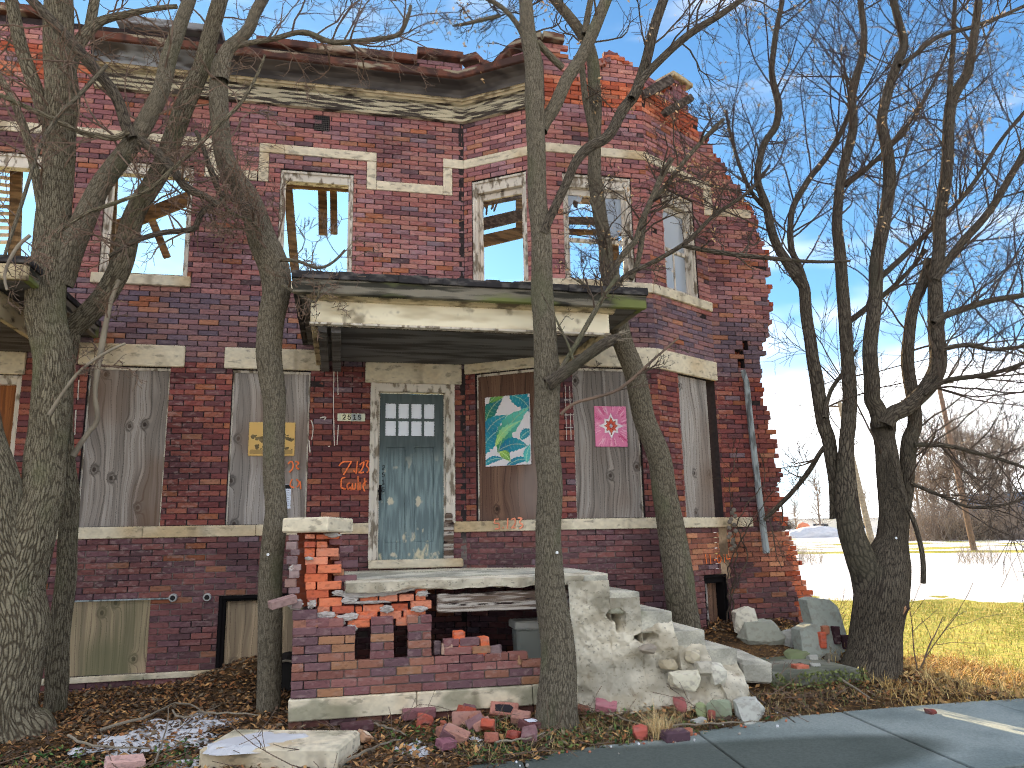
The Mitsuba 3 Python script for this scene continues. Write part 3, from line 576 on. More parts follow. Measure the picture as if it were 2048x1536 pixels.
dn = meshkit.text_mesh('2515', .05, .002)
for i, ch in enumerate('2515'):
    t = meshkit.text_mesh(ch, .052, .002); v = np.asarray(t.vertices); w = ML.p0+(v[:, :1]+da+.028)*ML.t+(v[:, 2:]-.0565)*ML.n+np.c_[0*v[:, 0], 0*v[:, 0], v[:, 1]+2.37-i*.085]; add('digit', (w, np.asarray(t.faces)), 'black_gap', D)

# downspout and old utility stubs
def wallpath(seg, pts, d): return [seg.pt(*[seg.uz(x, y)[0]], d, seg.uz(x, y)[1]) for x, y in pts]
m = MB(); P_ = [MR.pt(MR.uz(x, y)[0], .07, MR.uz(x, y)[1]) for x, y in ((1480, 742), (1487, 765), (1497, 860), (1510, 970), (1521, 1060), (1527, 1106))]
m.tube(P_, [.03, .038, .04, .04, .042, .044], 8); m.add('downspout', 'pipe', HOUSE)
for x, y in ((347, 1195), (415, 1194)):
    a, z = ML.uz(x, y); m = MB(); m.tube([ML.pt(a, .0, z), ML.pt(a, .05, z)], [.042, .040], 14, S(170, 170, 168)); m.tube([ML.pt(a, .05, z), ML.pt(a, .062, z)], [.026, .024], 12, S(30, 30, 32)); m.add('pipe_stub', 'paint', HOUSE)
m = MB(); a0, z_ = ML.uz(145, 1207); a1, _ = ML.uz(345, 1197); m.tube([ML.pt(a0, .012, 1.01), ML.pt(a1, .012, 1.005)], .008, 6); m.add('conduit', 'pipe', HOUSE)

# spray-painted marks, thin strokes on the wall
def spray(seg, strokes, w, name, d=.009, col=(232, 118, 66), parent=HOUSE, label=None):
    m = MB()
    for st in strokes:
        q = np.array([seg.uz(x, y) for x, y in st]);  q = spline(np.c_[q, 0*q[:, 0]], max(3, 4*len(q)))[:, :2] if len(q) > 2 else np.array([q[0]+(q[1]-q[0])*t for t in np.linspace(0, 1, 4)])
        t = np.gradient(q, axis=0); t /= np.linalg.norm(t, axis=1, keepdims=True)+1e-9; nn = np.c_[-t[:, 1], t[:, 0]]; hw = w*(.75+.5*rng.random(len(q)))[:, None]*.5
        L, R = q+nn*hw, q-nn*hw; P = np.vstack([L, R]); k = len(q)
        v = np.array([seg.pt(a, d, z) for a, z in P]); f = [x for i in range(k-1) for x in ([i, i+1, k+i+1], [i, k+i+1, k+i])]
        m.raw(v, f, S(*col)*rng.uniform(.8, 1.05))
    return m.add(name, 'paint', parent, label=label)
spray(ML, [[(678, 932), (687, 924), (703, 923), (696, 935), (687, 950)], [(707, 940), (709, 944)], [(715, 922), (712, 948)], [(719, 930), (728, 924), (726, 934), (718, 946), (728, 944)], [(730, 922), (737, 922), (733, 931), (738, 938), (733, 946)]], .016, 'graffiti', label='orange sprayed marks 7.1/23 on the brick left of the door')
spray(ML, [[(691, 955), (683, 958), (682, 974), (692, 978)], [(700, 966), (694, 970), (696, 979), (701, 974), (702, 981)], [(705, 966), (705, 978), (710, 978), (711, 966)], [(716, 952), (716, 981)], [(720, 964), (720, 980)], [(729, 956), (730, 972)], [(733, 962), (726, 970), (730, 983)]], .015, 'graffiti', label='orange sprayed word under the date left of the door')
spray(BA, [[(1000, 1038), (992, 1039), (991, 1046), (1000, 1047), (1001, 1056), (992, 1058)], [(1008, 1054), (1009, 1057)], [(1018, 1036), (1017, 1058)], [(1024, 1040), (1032, 1037), (1033, 1045), (1025, 1056), (1034, 1055)], [(1038, 1036), (1046, 1037), (1041, 1045), (1048, 1050), (1041, 1057)]], .016, 'graffiti', d=.036, col=(238, 150, 118), label='faded orange sprayed 5.123 on the pale sill')
spray(BR, [[(1409, 1108), (1412, 1128)], [(1418, 1108), (1420, 1128)], [(1426, 1120), (1431, 1119)], [(1436, 1110), (1441, 1118), (1436, 1126), (1433, 1118), (1436, 1110)], [(1446, 1108), (1448, 1126)], [(1452, 1108), (1452, 1118), (1460, 1117)], [(1461, 1106), (1463, 1128)]], .018, 'graffiti', d=.012, label='orange sprayed figures low on the right of the bay')
spray(ML, [[(576, 927), (582, 922), (586, 930), (578, 944)], [(590, 922), (597, 926), (592, 932), (598, 938)], [(584, 958), (580, 970), (588, 975)], [(592, 958), (598, 966), (593, 974)], [(600, 962), (601, 978)]], .016, 'graffiti', d=-.040, label='orange sprayed scribble on the plywood behind the thin tree')
# white lime runs on the brick
for st_ in [[(668, 735), (667, 800), (669, 892)], [(675, 735), (676, 790)], [(677, 850), (674, 890)]]: spray(ML, [st_], .010, 'lime_run', col=(196, 186, 178), d=.006)
for st_ in [[(622, 840), (626, 856), (623, 880)], [(640, 836), (652, 834), (648, 840)], [(618, 880), (620, 905)], [(158, 760), (156, 800)], [(152, 820), (150, 870)], [(656, 893), (660, 893)]]: spray(ML, [st_], .012, 'lime_run', col=(200, 190, 182), d=.006)
for st_ in [[(1130, 770), (1133, 880)], [(1139, 772), (1142, 880)], [(1128, 800), (1144, 800)], [(1129, 830), (1145, 830)], [(1130, 855), (1146, 855)]]: spray(BF, [st_], .007, 'lime_run', col=(200, 190, 182), d=.006)

# porch roof, and the neighbouring one at the left edge
def porch_roof(dx, label, x0=-.48, x1=2.97, fx0=-.31, fx1=2.62, moss=True):
    R = tag(numbered(HOUSE+'__porch_roof'), label)
    def bx(name, lo, hi, mt, bev=.006, jit=.002, n=1, sag=0.):
        m = MB(); m.box((lo[0]+dx, lo[1], lo[2]), (hi[0]+dx, hi[1], hi[2]), bev=bev, jit=jit); return m.add(name, mt, R)
    m = MB(); xs = np.linspace(x0, x1, 26)
    for a, b in zip(xs[:-1], xs[1:]):
        j = rng.uniform(-.006, .006); m.box((a+dx-.001, 6.90+j, 3.935+j), (b+dx+.001, 8.98, 4.0+rng.uniform(-.004, .012)), bev=.004)
    m.add('roof_sheet', 'tar', R)
    bx('edge_board', (x0+.012, 6.925, 3.80), (x1-.012, 6.985, 3.934), 'moss_board' if moss else 'tan_paint'); bx('edge_board', (x1-.07, 6.99, 3.81), (x1-.012, 8.97, 3.934), 'moss_board'); bx('edge_board', (x0+.012, 6.99, 3.81), (x0+.07, 8.97, 3.934), 'tar')
    bx('eave_soffit', (x0+.07, 6.985, 3.815), (x1-.07, 8.97, 3.84), 'soffit')
    v = []; prof = [(7.13, 3.78), (7.085, 3.785), (7.075, 3.80), (7.05, 3.803), (7.03, 3.812), (7.0, 3.8145)]
    xs = np.linspace(fx0-.04, fx1+.05, 20); vv = np.array([[x+dx, y, z] for x in xs for y, z in prof]); n = len(prof)
    f = [q for i in range(len(xs)-1) for j in range(n-1) for a in [i*n+j] for q in ([a, a+n, a+n+1], [a, a+n+1, a+1])]; add('moulding', (vv, np.array(f)), 'tan_paint', R)
    bx('frieze', (fx0, 7.10, 3.575), (fx1, 7.16, 3.782), 'cream_paint'); bx('frieze_lip', (fx0-.012, 7.085, 3.555), (fx1+.012, 7.17, 3.574), 'white_trim')
    bx('frieze_end', (fx1-.06, 7.161, 3.575), (fx1, 8.97, 3.81), 'tan_paint'); bx('frieze_end', (fx0, 7.161, 3.575), (fx0+.06, 8.97, 3.81), 'tan_paint')
    bx('ceiling', (fx0+.061, 7.161, 3.63), (fx1-.061, 8.97, 3.66), 'soffit'); bx('beam', (fx0+.065, 7.175, 3.50), (fx0+.15, 8.96, 3.565), 'soffit', .004, .004); bx('beam', (fx0+.19, 7.175, 3.50), (fx0+.28, 8.96, 3.565), 'soffit', .004, .004); bx('beam', (fx0+.30, 7.165, 3.565), (fx1-.1, 7.25, 3.625), 'dark_wood', .004, .004)
    return R
R1 = porch_roof(0, 'flat porch roof with a mossy edge and cream frieze over the blue-grey door')
porch_roof(-5.60, 'dark porch roof end jutting in at the left edge', moss=False)
m = MB()  # hanging plank under the left eave
p, q = at(588, 560, 7.3), at(612, 672, 8.6); M = trimesh.geometry.align_vectors([0, 0, 1], q-p); M[:3, 3] = p; m.box((-.05, -.012, 0), (.05, .012, np.linalg.norm(q-p)), M=M); m.add('hanging_plank', 'dark_wood', R1)

# what stands inside: charred roof joists, loose studs, party wall, seen through the empty windows
def timber(a, b, ya, yb, w, mt='beam_wood', name='roof_joist', dep=.05):
    p, q = at(*a, ya), at(*b, yb); M = trimesh.geometry.align_vectors([1, 0, 0], q-p); M[:3, 3] = p; m = MB(); m.box((0, -dep/2, -w/2), (np.linalg.norm(q-p), dep/2, w/2), bev=.005, M=M, jit=.006); return m.add(name, mt, HOUSE)
timber((930, 408), (1075, 382), 10.8, 11.2, .16, 'dark_wood'); timber((925, 458), (1085, 420), 10.4, 10.9, .18, 'dark_wood'); timber((925, 492), (1085, 455), 10.0, 10.5, .17); timber((1040, 360), (1041, 470), 11.6, 11.6, .14); timber((960, 380), (962, 520), 12.2, 12.2, .10)
timber((1100, 398), (1330, 402), 11.4, 11.4, .14); timber((1100, 440), (1330, 446), 11.0, 11.0, .12, 'dark_wood'); timber((1100, 462), (1260, 468), 9.5, 9.5, .07); timber((1222, 400), (1226, 600), 10.2, 10.2, .20, 'beam_wood', 'stud')
timber((645, 365), (646, 470), 9.9, 9.9, .11, 'beam_wood', 'stud'); timber((667, 366), (668, 468), 9.9, 9.9, .09, 'beam_wood', 'stud'); timber((560, 368), (720, 378), 9.8, 9.8, .10); timber((575, 372), (590, 545), 9.5, 9.8, .10, 'beam_wood', 'stud')
timber((180, 476), (400, 388), 10.4, 10.4, .18); timber((296, 420), (334, 515), 11.0, 11.0, .10, 'beam_wood', 'stud'); timber((226, 350), (218, 580), 9.4, 9.4, .10, 'beam_wood', 'stud'); timber((34, 330), (28, 520), 9.6, 9.6, .12, 'beam_wood', 'stud')
m = MB()
for i in range(11):                              # bare laths of the far-left room
    p, q = at(-30, 335+i*15, 9.7), at(24-i*.4, 344+i*14, 9.7); M = trimesh.geometry.align_vectors([1, 0, 0], q-p); M[:3, 3] = p; m.box((0, -.006, -.022), (np.linalg.norm(q-p), .006, .022), M=M, bev=.002)
m.add('lath_wall', 'cream_paint', HOUSE)
for i in range(9):
    a = (962+i*4.5+rng.uniform(-3, 3), 392+rng.uniform(-4, 3)); timber(a, (a[0]-12+rng.uniform(-4, 8), a[1]+24+rng.uniform(-6, 18)), 10.6, 10.6, .025, 'beam_wood', 'hanging_lath', .012)
for i in range(7):
    a = (1130+i*9, 372+rng.uniform(-4, 3)); timber(a, (a[0]+rng.uniform(-10, 12), a[1]+26+rng.uniform(-6, 22)), 10.3, 10.3, .03, 'dark_wood', 'hanging_lath', .012)
mb = MB()                                        # far chimney-breast gable of brick seen through the bay
G = sg.Polygon([(4.5, 3.0), (6.4, 3.0), (6.4, 6.6), (5.9, 6.6), (4.5, 5.1)])
add('rear_wall', extr(G, 0, -.22, np.array([0, 14.0, 0]), np.array([1., 0, 0]), np.array([0, -1., 0])), 'brick', HOUSE, color=S(186, 120, 98))
# ------------------------------------------------------------------ ground, pavement, lawn, snow
def ss(a, b, x): t = np.clip((np.asarray(x, float)-a)/(b-a), 0, 1); return t*t*(3-2*t)
def yard(x, y):
    x, y = np.asarray(x, float), np.asarray(y, float)
    h = .10*ss(6.35, 7.2, y)*ss(6.4, 5.6, x)+.10*ss(3.0, 3.8, x)*ss(6.7, 7.4, y)*ss(5.9, 5.2, x)
    h = h+.27*ss(7.5, 8.95, y)*ss(3.5, 4.3, x)*ss(6.5, 5.7, x)
    h = h+.26*np.exp(-((x+.75)/.55)**2-((y-8.75)/.55)**2)+.07*np.exp(-((x-3.2)/.8)**2-((y-6.75)/.25)**2)
    return h
def grid(xs, ys, hf):
    X, Y = np.meshgrid(xs, ys, indexing='ij'); Z = hf(X, Y); n, m = X.shape; i, j = np.meshgrid(np.arange(n-1), np.arange(m-1), indexing='ij')
    a = (i*m+j).ravel(); f = np.stack([a, a+m, a+m+1, a+1], -1); f = np.vstack([f[:, [0, 1, 2]], f[:, [0, 2, 3]]])
    return np.c_[X.ravel(), Y.ravel(), Z.ravel()], f
def lawn_h(x, y):
    r = np.hypot(x, y)
    return -.03+.05*(meshkit.fbm(np.stack([x*.35, y*.35, x*0], -1), 3, 11)-.5)*np.clip((y-6.5)/3, 0, 1)*np.clip(60/np.maximum(r, 1), 0, 1)+.03*ss(6.6, 8.5, y)
lx = np.r_[np.linspace(-900, -40, 14), np.linspace(-30, -8, 12), np.arange(-6, 26, .4), np.linspace(27, 80, 24), np.linspace(95, 1500, 22)]
ly = np.r_[np.linspace(-600, -30, 10), np.linspace(-25, 4, 12), np.arange(5, 26, .4), np.linspace(27, 80, 24), np.linspace(95, 1500, 22)]
add('lawn', grid(lx, ly, lawn_h), 'lawn', kind='structure', smooth=True)
EX, EY = [-8, -1, 1.1, 2.6, 3.3, 4.4, 5.2, 6.1, 7.2], [5.25, 5.45, 5.64, 6.0, 6.17, 6.39, 6.40, 6.34, 6.34]
def soil_h(x, y):
    e = np.minimum.reduce([ss(-8, -7.4, x), ss(7.0, 5.9, x)])
    n = meshkit.fbm(np.stack([x*3, y*3, x*0], -1), 4, 2)-.5; n2 = meshkit.fbm(np.stack([x*5, y*5, x*0], -1), 3, 9)-.5
    q = ss(-.05, .12, y-np.interp(x, EX, EY)+.22*n2)
    return (yard(x, y)+.06*n*ss(.1, .5, y-np.interp(x, EX, EY))+.022)*e*q-.07*(1-q)-.09*(1-e)
add('soil', grid(np.arange(-8, 7.05, .07), np.arange(5.2, 9.6, .07), soil_h), 'soil', kind='structure', smooth=True)
# snow lies on the field in a sheet whose ragged rim dips under the grass
def snow_h(x, y):
    s = (x*.62+y*.78)                            # distance out into the field
    near = ss(18.0, 21.0, s+4.5*(meshkit.fbm(np.stack([x*.5, y*.5, x*0], -1), 4, 21)-.5)+.15*(y-17))
    far = meshkit.fbm(np.stack([x*.22, y*.55, x*0], -1), 4, 31); pat = np.where(s > 54, ss(.40, .47, far), 1.)
    strip = 1-.9*np.exp(-((s-56)/2.2)**2)
    return lawn_h(x, y)-.05+.085*near*pat*strip+.02*near*(meshkit.fbm(np.stack([x*.8, y*.8, x*0], -1), 3, 41)-.5)
sx = np.r_[np.linspace(-120, -10, 30), np.arange(-9, 36, .25), np.linspace(36.5, 110, 90), np.linspace(115, 700, 80)]
sy = np.r_[np.arange(9.5, 36, .25), np.linspace(36.5, 110, 90), np.linspace(115, 700, 80)]
add('snow_field', grid(sx, sy, snow_h), 'snow', kind='structure', smooth=True)
# pavement of concrete slabs, the road and the far verge behind the camera
tag('pavement', kind='structure')
xe = [-7.6, -6.1, -4.6, -3.1, -1.6, -.1, 1.4, 2.88, 4.36, 5.86, 7.36, 8.86, 10.4]
for a, b in zip(xe[:-1], xe[1:]):
    m = MB(); m.box((a+.008, 4.70, -.08), (b-.008, 6.40, .012+rng.uniform(-.004, .004)), bev=.008); v, f = m.mesh()
    v = v+np.c_[(v[:, 1]-6.4)*.12, 0*v[:, 0], 0*v[:, 0]]; add('slab', (v, f), 'pavement', 'pavement')
add('pavement', grid(np.array([-60, -20., 0, 20, 90]), np.array([4.6, 6.38]), lambda x, y: x*0-.014), 'soil', kind='structure')
add('road', grid(np.array([-400., -50, 0, 50, 400]), np.array([-7., -3, 3.2]), lambda x, y: x*0-.02), 'pavement', kind='structure')
add('snow_verge', grid(np.linspace(-400, 400, 9), np.r_[-400, -100, -40, -7.2], lambda x, y: x*0+.03), 'snow', kind='structure')
# ------------------------------------------------------------------ porch with its crumbling brick wall
PORCH = thing('porch', 'broken brick porch wall and concrete landing in front of the blue-grey door', 'porch')
PY = 6.88; PF = Seg((-.37, PY), (1.63, PY)); PC = .0690
pw = []; crs = np.random.default_rng(12)
PP = [S(*c) for c in ((136, 92, 88), (122, 82, 84), (146, 100, 84), (112, 82, 86), (152, 110, 84), (128, 84, 76), (104, 78, 84))]
def pbrick(u0, u1, z0, z1, proud=0., col=None, dep=.10, rot=0., seg=PF):
    v, f = bevbox((u0+.004, -proud, z0+.004), (u1-.004, -proud+dep, z1-.003), .005); v = v+crs.uniform(-.0022, .0022, v.shape)
    if rot: c = v.mean(0); v = (v-c) @ rotM(crs.uniform(-rot, rot), 0, crs.uniform(-rot, rot)*.4)[:3, :3].T+c
    add('brick', (v @ seg.M[:3, :3].T+seg.M[:3, 3], f), 'brick', PORCH+'__wall', color=col if col is not None else pick(PP))
    if seg is PF or proud > .5: pw.append(sg.box(u0, z0, u1, z1))
def zrow(r): return .312+r*PC
def pu(zx): return PF.uz(550+zx/2.9257, 1300)[0]
rows = {0: [(97, 1760)], 1: [(97, 1760)], 2: [(97, 1700)], 3: [(97, 1480)], 4: [(97, 470), (555, 700), (775, 920), (990, 1265)], 5: [(97, 470), (558, 698), (778, 918), (985, 1200)], 6: [(97, 470), (558, 698), (778, 918)], 7: [(97, 470), (558, 696), (776, 918)], 8: [(97, 400), (558, 694), (770, 838), (850, 920)]}
for r in range(-2, 9):
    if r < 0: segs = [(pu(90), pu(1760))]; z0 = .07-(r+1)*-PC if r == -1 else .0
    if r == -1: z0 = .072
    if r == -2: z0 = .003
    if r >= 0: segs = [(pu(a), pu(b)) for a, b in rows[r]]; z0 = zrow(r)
    for p, q in segs:
        st = math.floor(p/BL)*BL+(BL/2 if r % 2 else 0)-BL; e = [p]
        while st < q:
            if p+.04 < st < q-.04: e.append(st)
            st += BL
        e.append(q)
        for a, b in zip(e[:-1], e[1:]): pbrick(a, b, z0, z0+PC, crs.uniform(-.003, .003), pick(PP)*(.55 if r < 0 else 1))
for a, b in ((97, 830), (832, 1500), (1502, 1760)):
    m = MB(); sbox(m, PF, pu(a)-.012*(a == 97), pu(b)-.004, .145, .309, -.1, .028, bev=.008, jit=.003); m.add('base_stone', 'limestone', PORCH)
# bricks placed one by one where the face has fallen away: (left, right, top, bottom) in a detail view
def dz(x, y, Y): w = at(540+x/5.12, 980+y/5.12, Y); return w[0]+.37, w[2]
def loose(rects, d, cols, dep=.12, rot=.03):
    sgm = Seg((-.37, PY+d), (1.63, PY+d))
    for (a, b, t, u) in rects:
        u0, z1 = dz(a, t, PY+d); u1, z0 = dz(b, u, PY+d); pbrick(u0, u1, z0-.003, z1+.003, crs.uniform(-.012, .010), cols(), dep, rot, sgm)
OR = lambda: pick(ORANGE)*.98
loose([(355, 465, 455, 500), (470, 715, 455, 500), (345, 470, 530, 590), (472, 590, 530, 590), (350, 462, 600, 685), (470, 706, 600, 680), (355, 595, 690, 765), (365, 475, 770, 855), (485, 735, 770, 850), (350, 595, 862, 940), (360, 472, 945, 1022), (480, 735, 940, 1018), (370, 605, 1030, 1105), (495, 740, 1110, 1190), (380, 485, 1112, 1190),
       (480, 618, 1198, 1262), (632, 866, 1195, 1262), (872, 945, 1195, 1250), (950, 1170, 1180, 1245), (1240, 1418, 1170, 1240), (1440, 1660, 1140, 1215), (618, 703, 1275, 1335), (880, 1102, 1250, 1325), (1128, 1350, 1240, 1320), (1368, 1600, 1230, 1305), (790, 1026, 1335, 1402), (1040, 1266, 1322, 1396), (1286, 1510, 1312, 1385),
       (915, 1106, 1090, 1150), (1118, 1312, 1078, 1140), (1320, 1480, 1072, 1138), (1488, 1600, 1010, 1060), (1490, 1600, 1075, 1130)], .10, OR, .12)
loose([(600, 738, 500, 562), (705, 856, 575, 642), (610, 716, 655, 716), (735, 905, 725, 792), (655, 735, 730, 790), (640, 762, 812, 872), (650, 890, 878, 940), (765, 1008, 950, 1025), (1014, 1252, 945, 1018), (1258, 1500, 928, 1000), (660, 742, 1000, 1050)], .17, lambda: pick(PP)*1.1, .12)
loose([(190, 296, 460, 520), (165, 282, 530, 610), (205, 302, 612, 668), (165, 282, 680, 762), (208, 320, 764, 824), (190, 300, 828, 905), (145, 272, 915, 1000), (185, 305, 1003, 1062), (225, 330, 1140, 1215)], .06, lambda: pick([S(150, 128, 126), S(126, 104, 106), S(136, 108, 100)]), .10, .10)
loose([(225, 485, 1240, 1325), (230, 355, 1332, 1412), (360, 612, 1322, 1400), (225, 480, 1415, 1480), (485, 748, 1392, 1464)], .0, lambda: pick(PP), .10, .02)
P = shapely.union_all(pw); back = P.buffer(.012).buffer(-.022)
add('wall', extr(back.difference(sg.box(-9, 1.02, 9, 3)), -.014, -.095, PF.p0, PF.t, PF.n), 'mortar', PORCH)
core = sg.box(dz(360, 0, PY)[0], .9, dz(560, 0, PY)[0], dz(0, 470, PY)[1])
# mortar smeared over the broken face
m = MB()
for (x, y, w, h) in ((900, 1070, 170, 40), (1150, 1040, 200, 40), (1330, 1010, 180, 40), (1010, 1150, 200, 16), (1200, 1220, 60, 40), (800, 1300, 90, 36), (560, 1290, 100, 40), (690, 1360, 80, 40), (830, 1420, 60, 40), (700, 1050, 60, 26), (820, 1125, 70, 36), (1530, 1220, 80, 30), (1560, 1060, 60, 30), (640, 460, 70, 26), (260, 1170, 70, 50), (430, 1170, 40, 40), (400, 700, 40, 18), (240, 800, 40, 40)):
    c = at(540+x/5.12, 980+y/5.12, PY+.085); s = trimesh.creation.icosphere(2); v = np.asarray(s.vertices); v = v*np.array([w/1150, .022, h/1300])*(1+1.7*(meshkit.fbm(v*2.6+x, 4)-.5))[:, None]+c
    m.raw(v, s.faces, S(176, 170, 166)*crs.uniform(.85, 1.1))
m.add('smeared_mortar', 'rubble', PORCH, kind='stuff')
m = MB(); c = at(540+130/5.12, 980+1145/5.12, PY-.02); v, f = bevbox((-.11, -.05, -.032), (.11, .05, .032), .006); M = rotM(.35, -.22, .1, c); m.raw(v @ M[:3, :3].T+M[:3, 3], f, S(150, 122, 118)); key = m.add('loose_brick', 'brick'); tag(key, 'grey-pink brick jutting out at the top left corner of the porch wall', 'brick')
# pier cap, knocked askew
m = MB(); c = at(636, 1051, PY+.20); m.box((-.235, -.20, -.062), (.235, .20, .062), bev=.012, M=rotM(-.58, .0, -.02, c), jit=.003); m.add('pier_cap', 'limestone', PORCH, label='pale stone cap knocked askew on the porch pier')
for i, (dx, dy) in enumerate(((-.09, .12), (.04, .10), (.10, .2))):
    m = MB(); q = c+[dx, dy, 0]; m.box((q[0]-.09, q[1]-.05, 1.02), (q[0]+.09, q[1]+.05, c[2]-.062), pick(ORANGE)*.5); m.add('pier_core', 'brick', PORCH)
# landing slab, rotten beam, plank
def ragged_slab():
    xs = np.linspace(.06, 2.42, 60); top_z = 1.235; v, f = [], []
    for i, x in enumerate(xs):
        n = meshkit.fbm(np.array([[x*6, 0, 0], [x*9, 1, 0], [x*5, 4, 0]]), 3); yb = PY+.0+.05*(n[0]-.3)
        v += [(x, 8.98, top_z), (x, PY+.25, top_z+.004*(n[0]-.5)), (x, yb+.012, top_z-.003), (x, yb, top_z-.014), (x, yb+.02*n[1], top_z-.05), (x, yb+.05*n[1], 1.145+.05*(n[2]-.5)), (x, yb+.10+.1*n[1], 1.12+.03*n[0]), (x, 8.98, 1.12)]
    k = 8
    for i in range(len(xs)-1):
        for j in range(k): a, b = i*k+j, i*k+(j+1) % k; f += [[a, a+k, b+k], [a, b+k, b]]
    return np.array(v), np.array(f)[:, ::-1]
add('landing', ragged_slab(), 'rough_concrete', PORCH)
m = MB(); sm = MB(); sm.box((.10, PY+.26, 1.2355), (2.40, 8.30, 1.2395), bev=.001); sm.add('landing_screed', 'concrete', PORCH)
m = MB(); m.box((.86, PY+.07, .935), (2.2, PY+.22, 1.095), bev=.012, jit=.006); m.add('beam', 'rot_beam', PORCH, label='split weathered timber under the landing edge')
m = MB(); p, q = at(1140, 1218, PY+.12), at(1153, 1336, PY+.10); M = trimesh.geometry.align_vectors([0, 0, 1], q-p); M[:3, 3] = p; m.box((-.035, -.02, 0), (.035, .02, np.linalg.norm(q-p)), M=M); m.add('plank', 'ply_brown', PORCH)
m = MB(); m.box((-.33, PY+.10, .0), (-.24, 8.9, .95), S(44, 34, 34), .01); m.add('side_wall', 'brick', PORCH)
# loose bricks left lying on the low part of the wall
for (x, y, w, h, d, col, rt, lab) in ((917, 1273, .095, .095, .09, S(212, 104, 66), .1, 'bright orange half brick standing on end, highest on the porch wall ledge'), (895, 1297, .10, .095, .10, S(176, 146, 128), -.2, 'tan brick end beside the orange half brick on the porch ledge'), (934, 1293, .17, .06, .10, S(188, 88, 62), .05, 'red brick lying under the orange half brick on the porch ledge'),
        (966, 1285, .085, .10, .10, S(214, 112, 76), .3, 'orange brick end at the right of the ledge heap'), (991, 1303, .10, .10, .09, S(128, 108, 110), -.3, 'grey brick end on the porch ledge right of the heap'), (873, 1295, .06, .11, .09, S(84, 68, 72), .1, 'dark upright brick beside the right brick post of the porch'), (1040, 1318, .12, .08, .1, S(160, 124, 96), .5, 'tan brick piece on the porch ledge near the straight tree'), (963, 1305, .09, .045, .10, S(202, 96, 64), .0, 'thin orange brick piece low in the ledge heap')):
    c = at(x, y, PY+.06); m = MB(); m.box((-w/2, -d/2, -h/2), (w/2, d/2, h/2), col, .007, rotM(rt, crs.uniform(-.06, .06), 0, c), .004); k = m.add('loose_brick', 'brick'); tag(k, lab, 'brick')
# ------------------------------------------------------------------ concrete steps going down to the right
ST = thing('concrete_stairs', 'crumbling concrete steps running down to the right from the porch', 'stairs')
NOSE = [(2.42, 1.225), (2.71, 1.065), (3.015, .885), (3.325, .70), (3.63, .53)]
prof = [(2.0, 1.225)]; 
for i, (x, z) in enumerate(NOSE): prof += [(x-.001, z), (x+.001, NOSE[i+1][1] if i < 4 else .30)]
prof += [(3.74, .24)]
for i, (x, z) in enumerate(NOSE):
    x0 = NOSE[i-1][0] if i else 2.18
    m = MB(); m.box((x0-.02 if i else x0, PY+.012-.012*i, z-(.19 if i < 3 else .16)), (x, 7.95, z), bev=.012, jit=.007); m.add('step', 'concrete', ST)
m = MB(); c = np.array([3.83, 7.02, .30]); m.box((-.13, -.16, -.10), (.16, .62, .09), bev=.02, M=rotM(-.12, .03, .02, c), jit=.012); m.add('step', 'concrete', ST, label='loose lowest step block')
def stair_side():
    xs = np.unique(np.r_[np.linspace(2.03, 3.74, 110), [x+s for x, z in NOSE for s in (-.0012, .0012)]]); ss_ = np.linspace(0, 1, 70); v = []; px_, pz_ = np.array(prof).T
    for x in xs:
        zt = np.interp(x, px_, pz_)-.05
        for s in ss_:
            z = -.02+(zt+.02)*s; n = meshkit.fbm(np.array([x*5, z*5, 0.]), 4, 3); n2 = meshkit.fbm(np.array([x*16, z*16, 0.]), 3, 8)
            tail = np.clip((3.80-x)/.35, 0, 1); bulge = .26*tail*np.exp(-(z/.28)**2)*np.clip((x-2.0)/.3, 0, 1)+.12*tail*np.clip((x-2.9)/.5, 0, 1)*np.exp(-(z/.30)**2)+.10*np.clip(1-abs(z-(zt-.25))/.25, 0, 1)*np.clip((x-2.7)/.3, 0, 1)
            edge = float(np.clip((zt-z-.03)/.16, 0, 1))
            y = PY-.005-(bulge+.085*(n-.42))*edge-.045*(n2-.5)*min(1, edge+.35)
            for hx, hz, rx, rz in ((2.47, .86, .10, .055), (2.50, .80, .05, .09), (2.75, .66, .10, .05)):
                d = math.hypot((x-hx)/rx, (z-hz)/rz)+.5*(n2-.5)
                y += .22*max(0, min(1, (1.05-d)*3))
            v.append((x, y, z))
    n, k = len(xs), len(ss_); i, j = np.meshgrid(np.arange(n-1), np.arange(k-1), indexing='ij'); a = (i*k+j).ravel(); f = np.stack([a, a+k, a+k+1, a+1], -1)
    return np.array(v), np.vstack([f[:, [0, 1, 2]], f[:, [0, 2, 3]]])
add('side', stair_side(), 'rough_concrete', ST, label='rough broken flank of the steps with stones and holes')
# container pushed under the landing
B = thing('plastic_bin', 'grey plastic bin with a white rim shoved under the porch landing', 'bin')
x, y = 1.86, 7.7
v, f = bevbox((x-.16, y-.13, .30), (x+.16, y+.13, .70), .03); v[:, :2] = (v[:, :2]-[x, y])*(0.86+.14*(v[:, 2:3]-.3)/.4)+[x, y]; MB().raw(v, f, S(168, 172, 164)).add('body', 'paint', B)
MB().box((x-.18, y-.15, .69), (x+.18, y+.15, .77), S(216, 216, 210), .015).add('rim', 'paint', B)
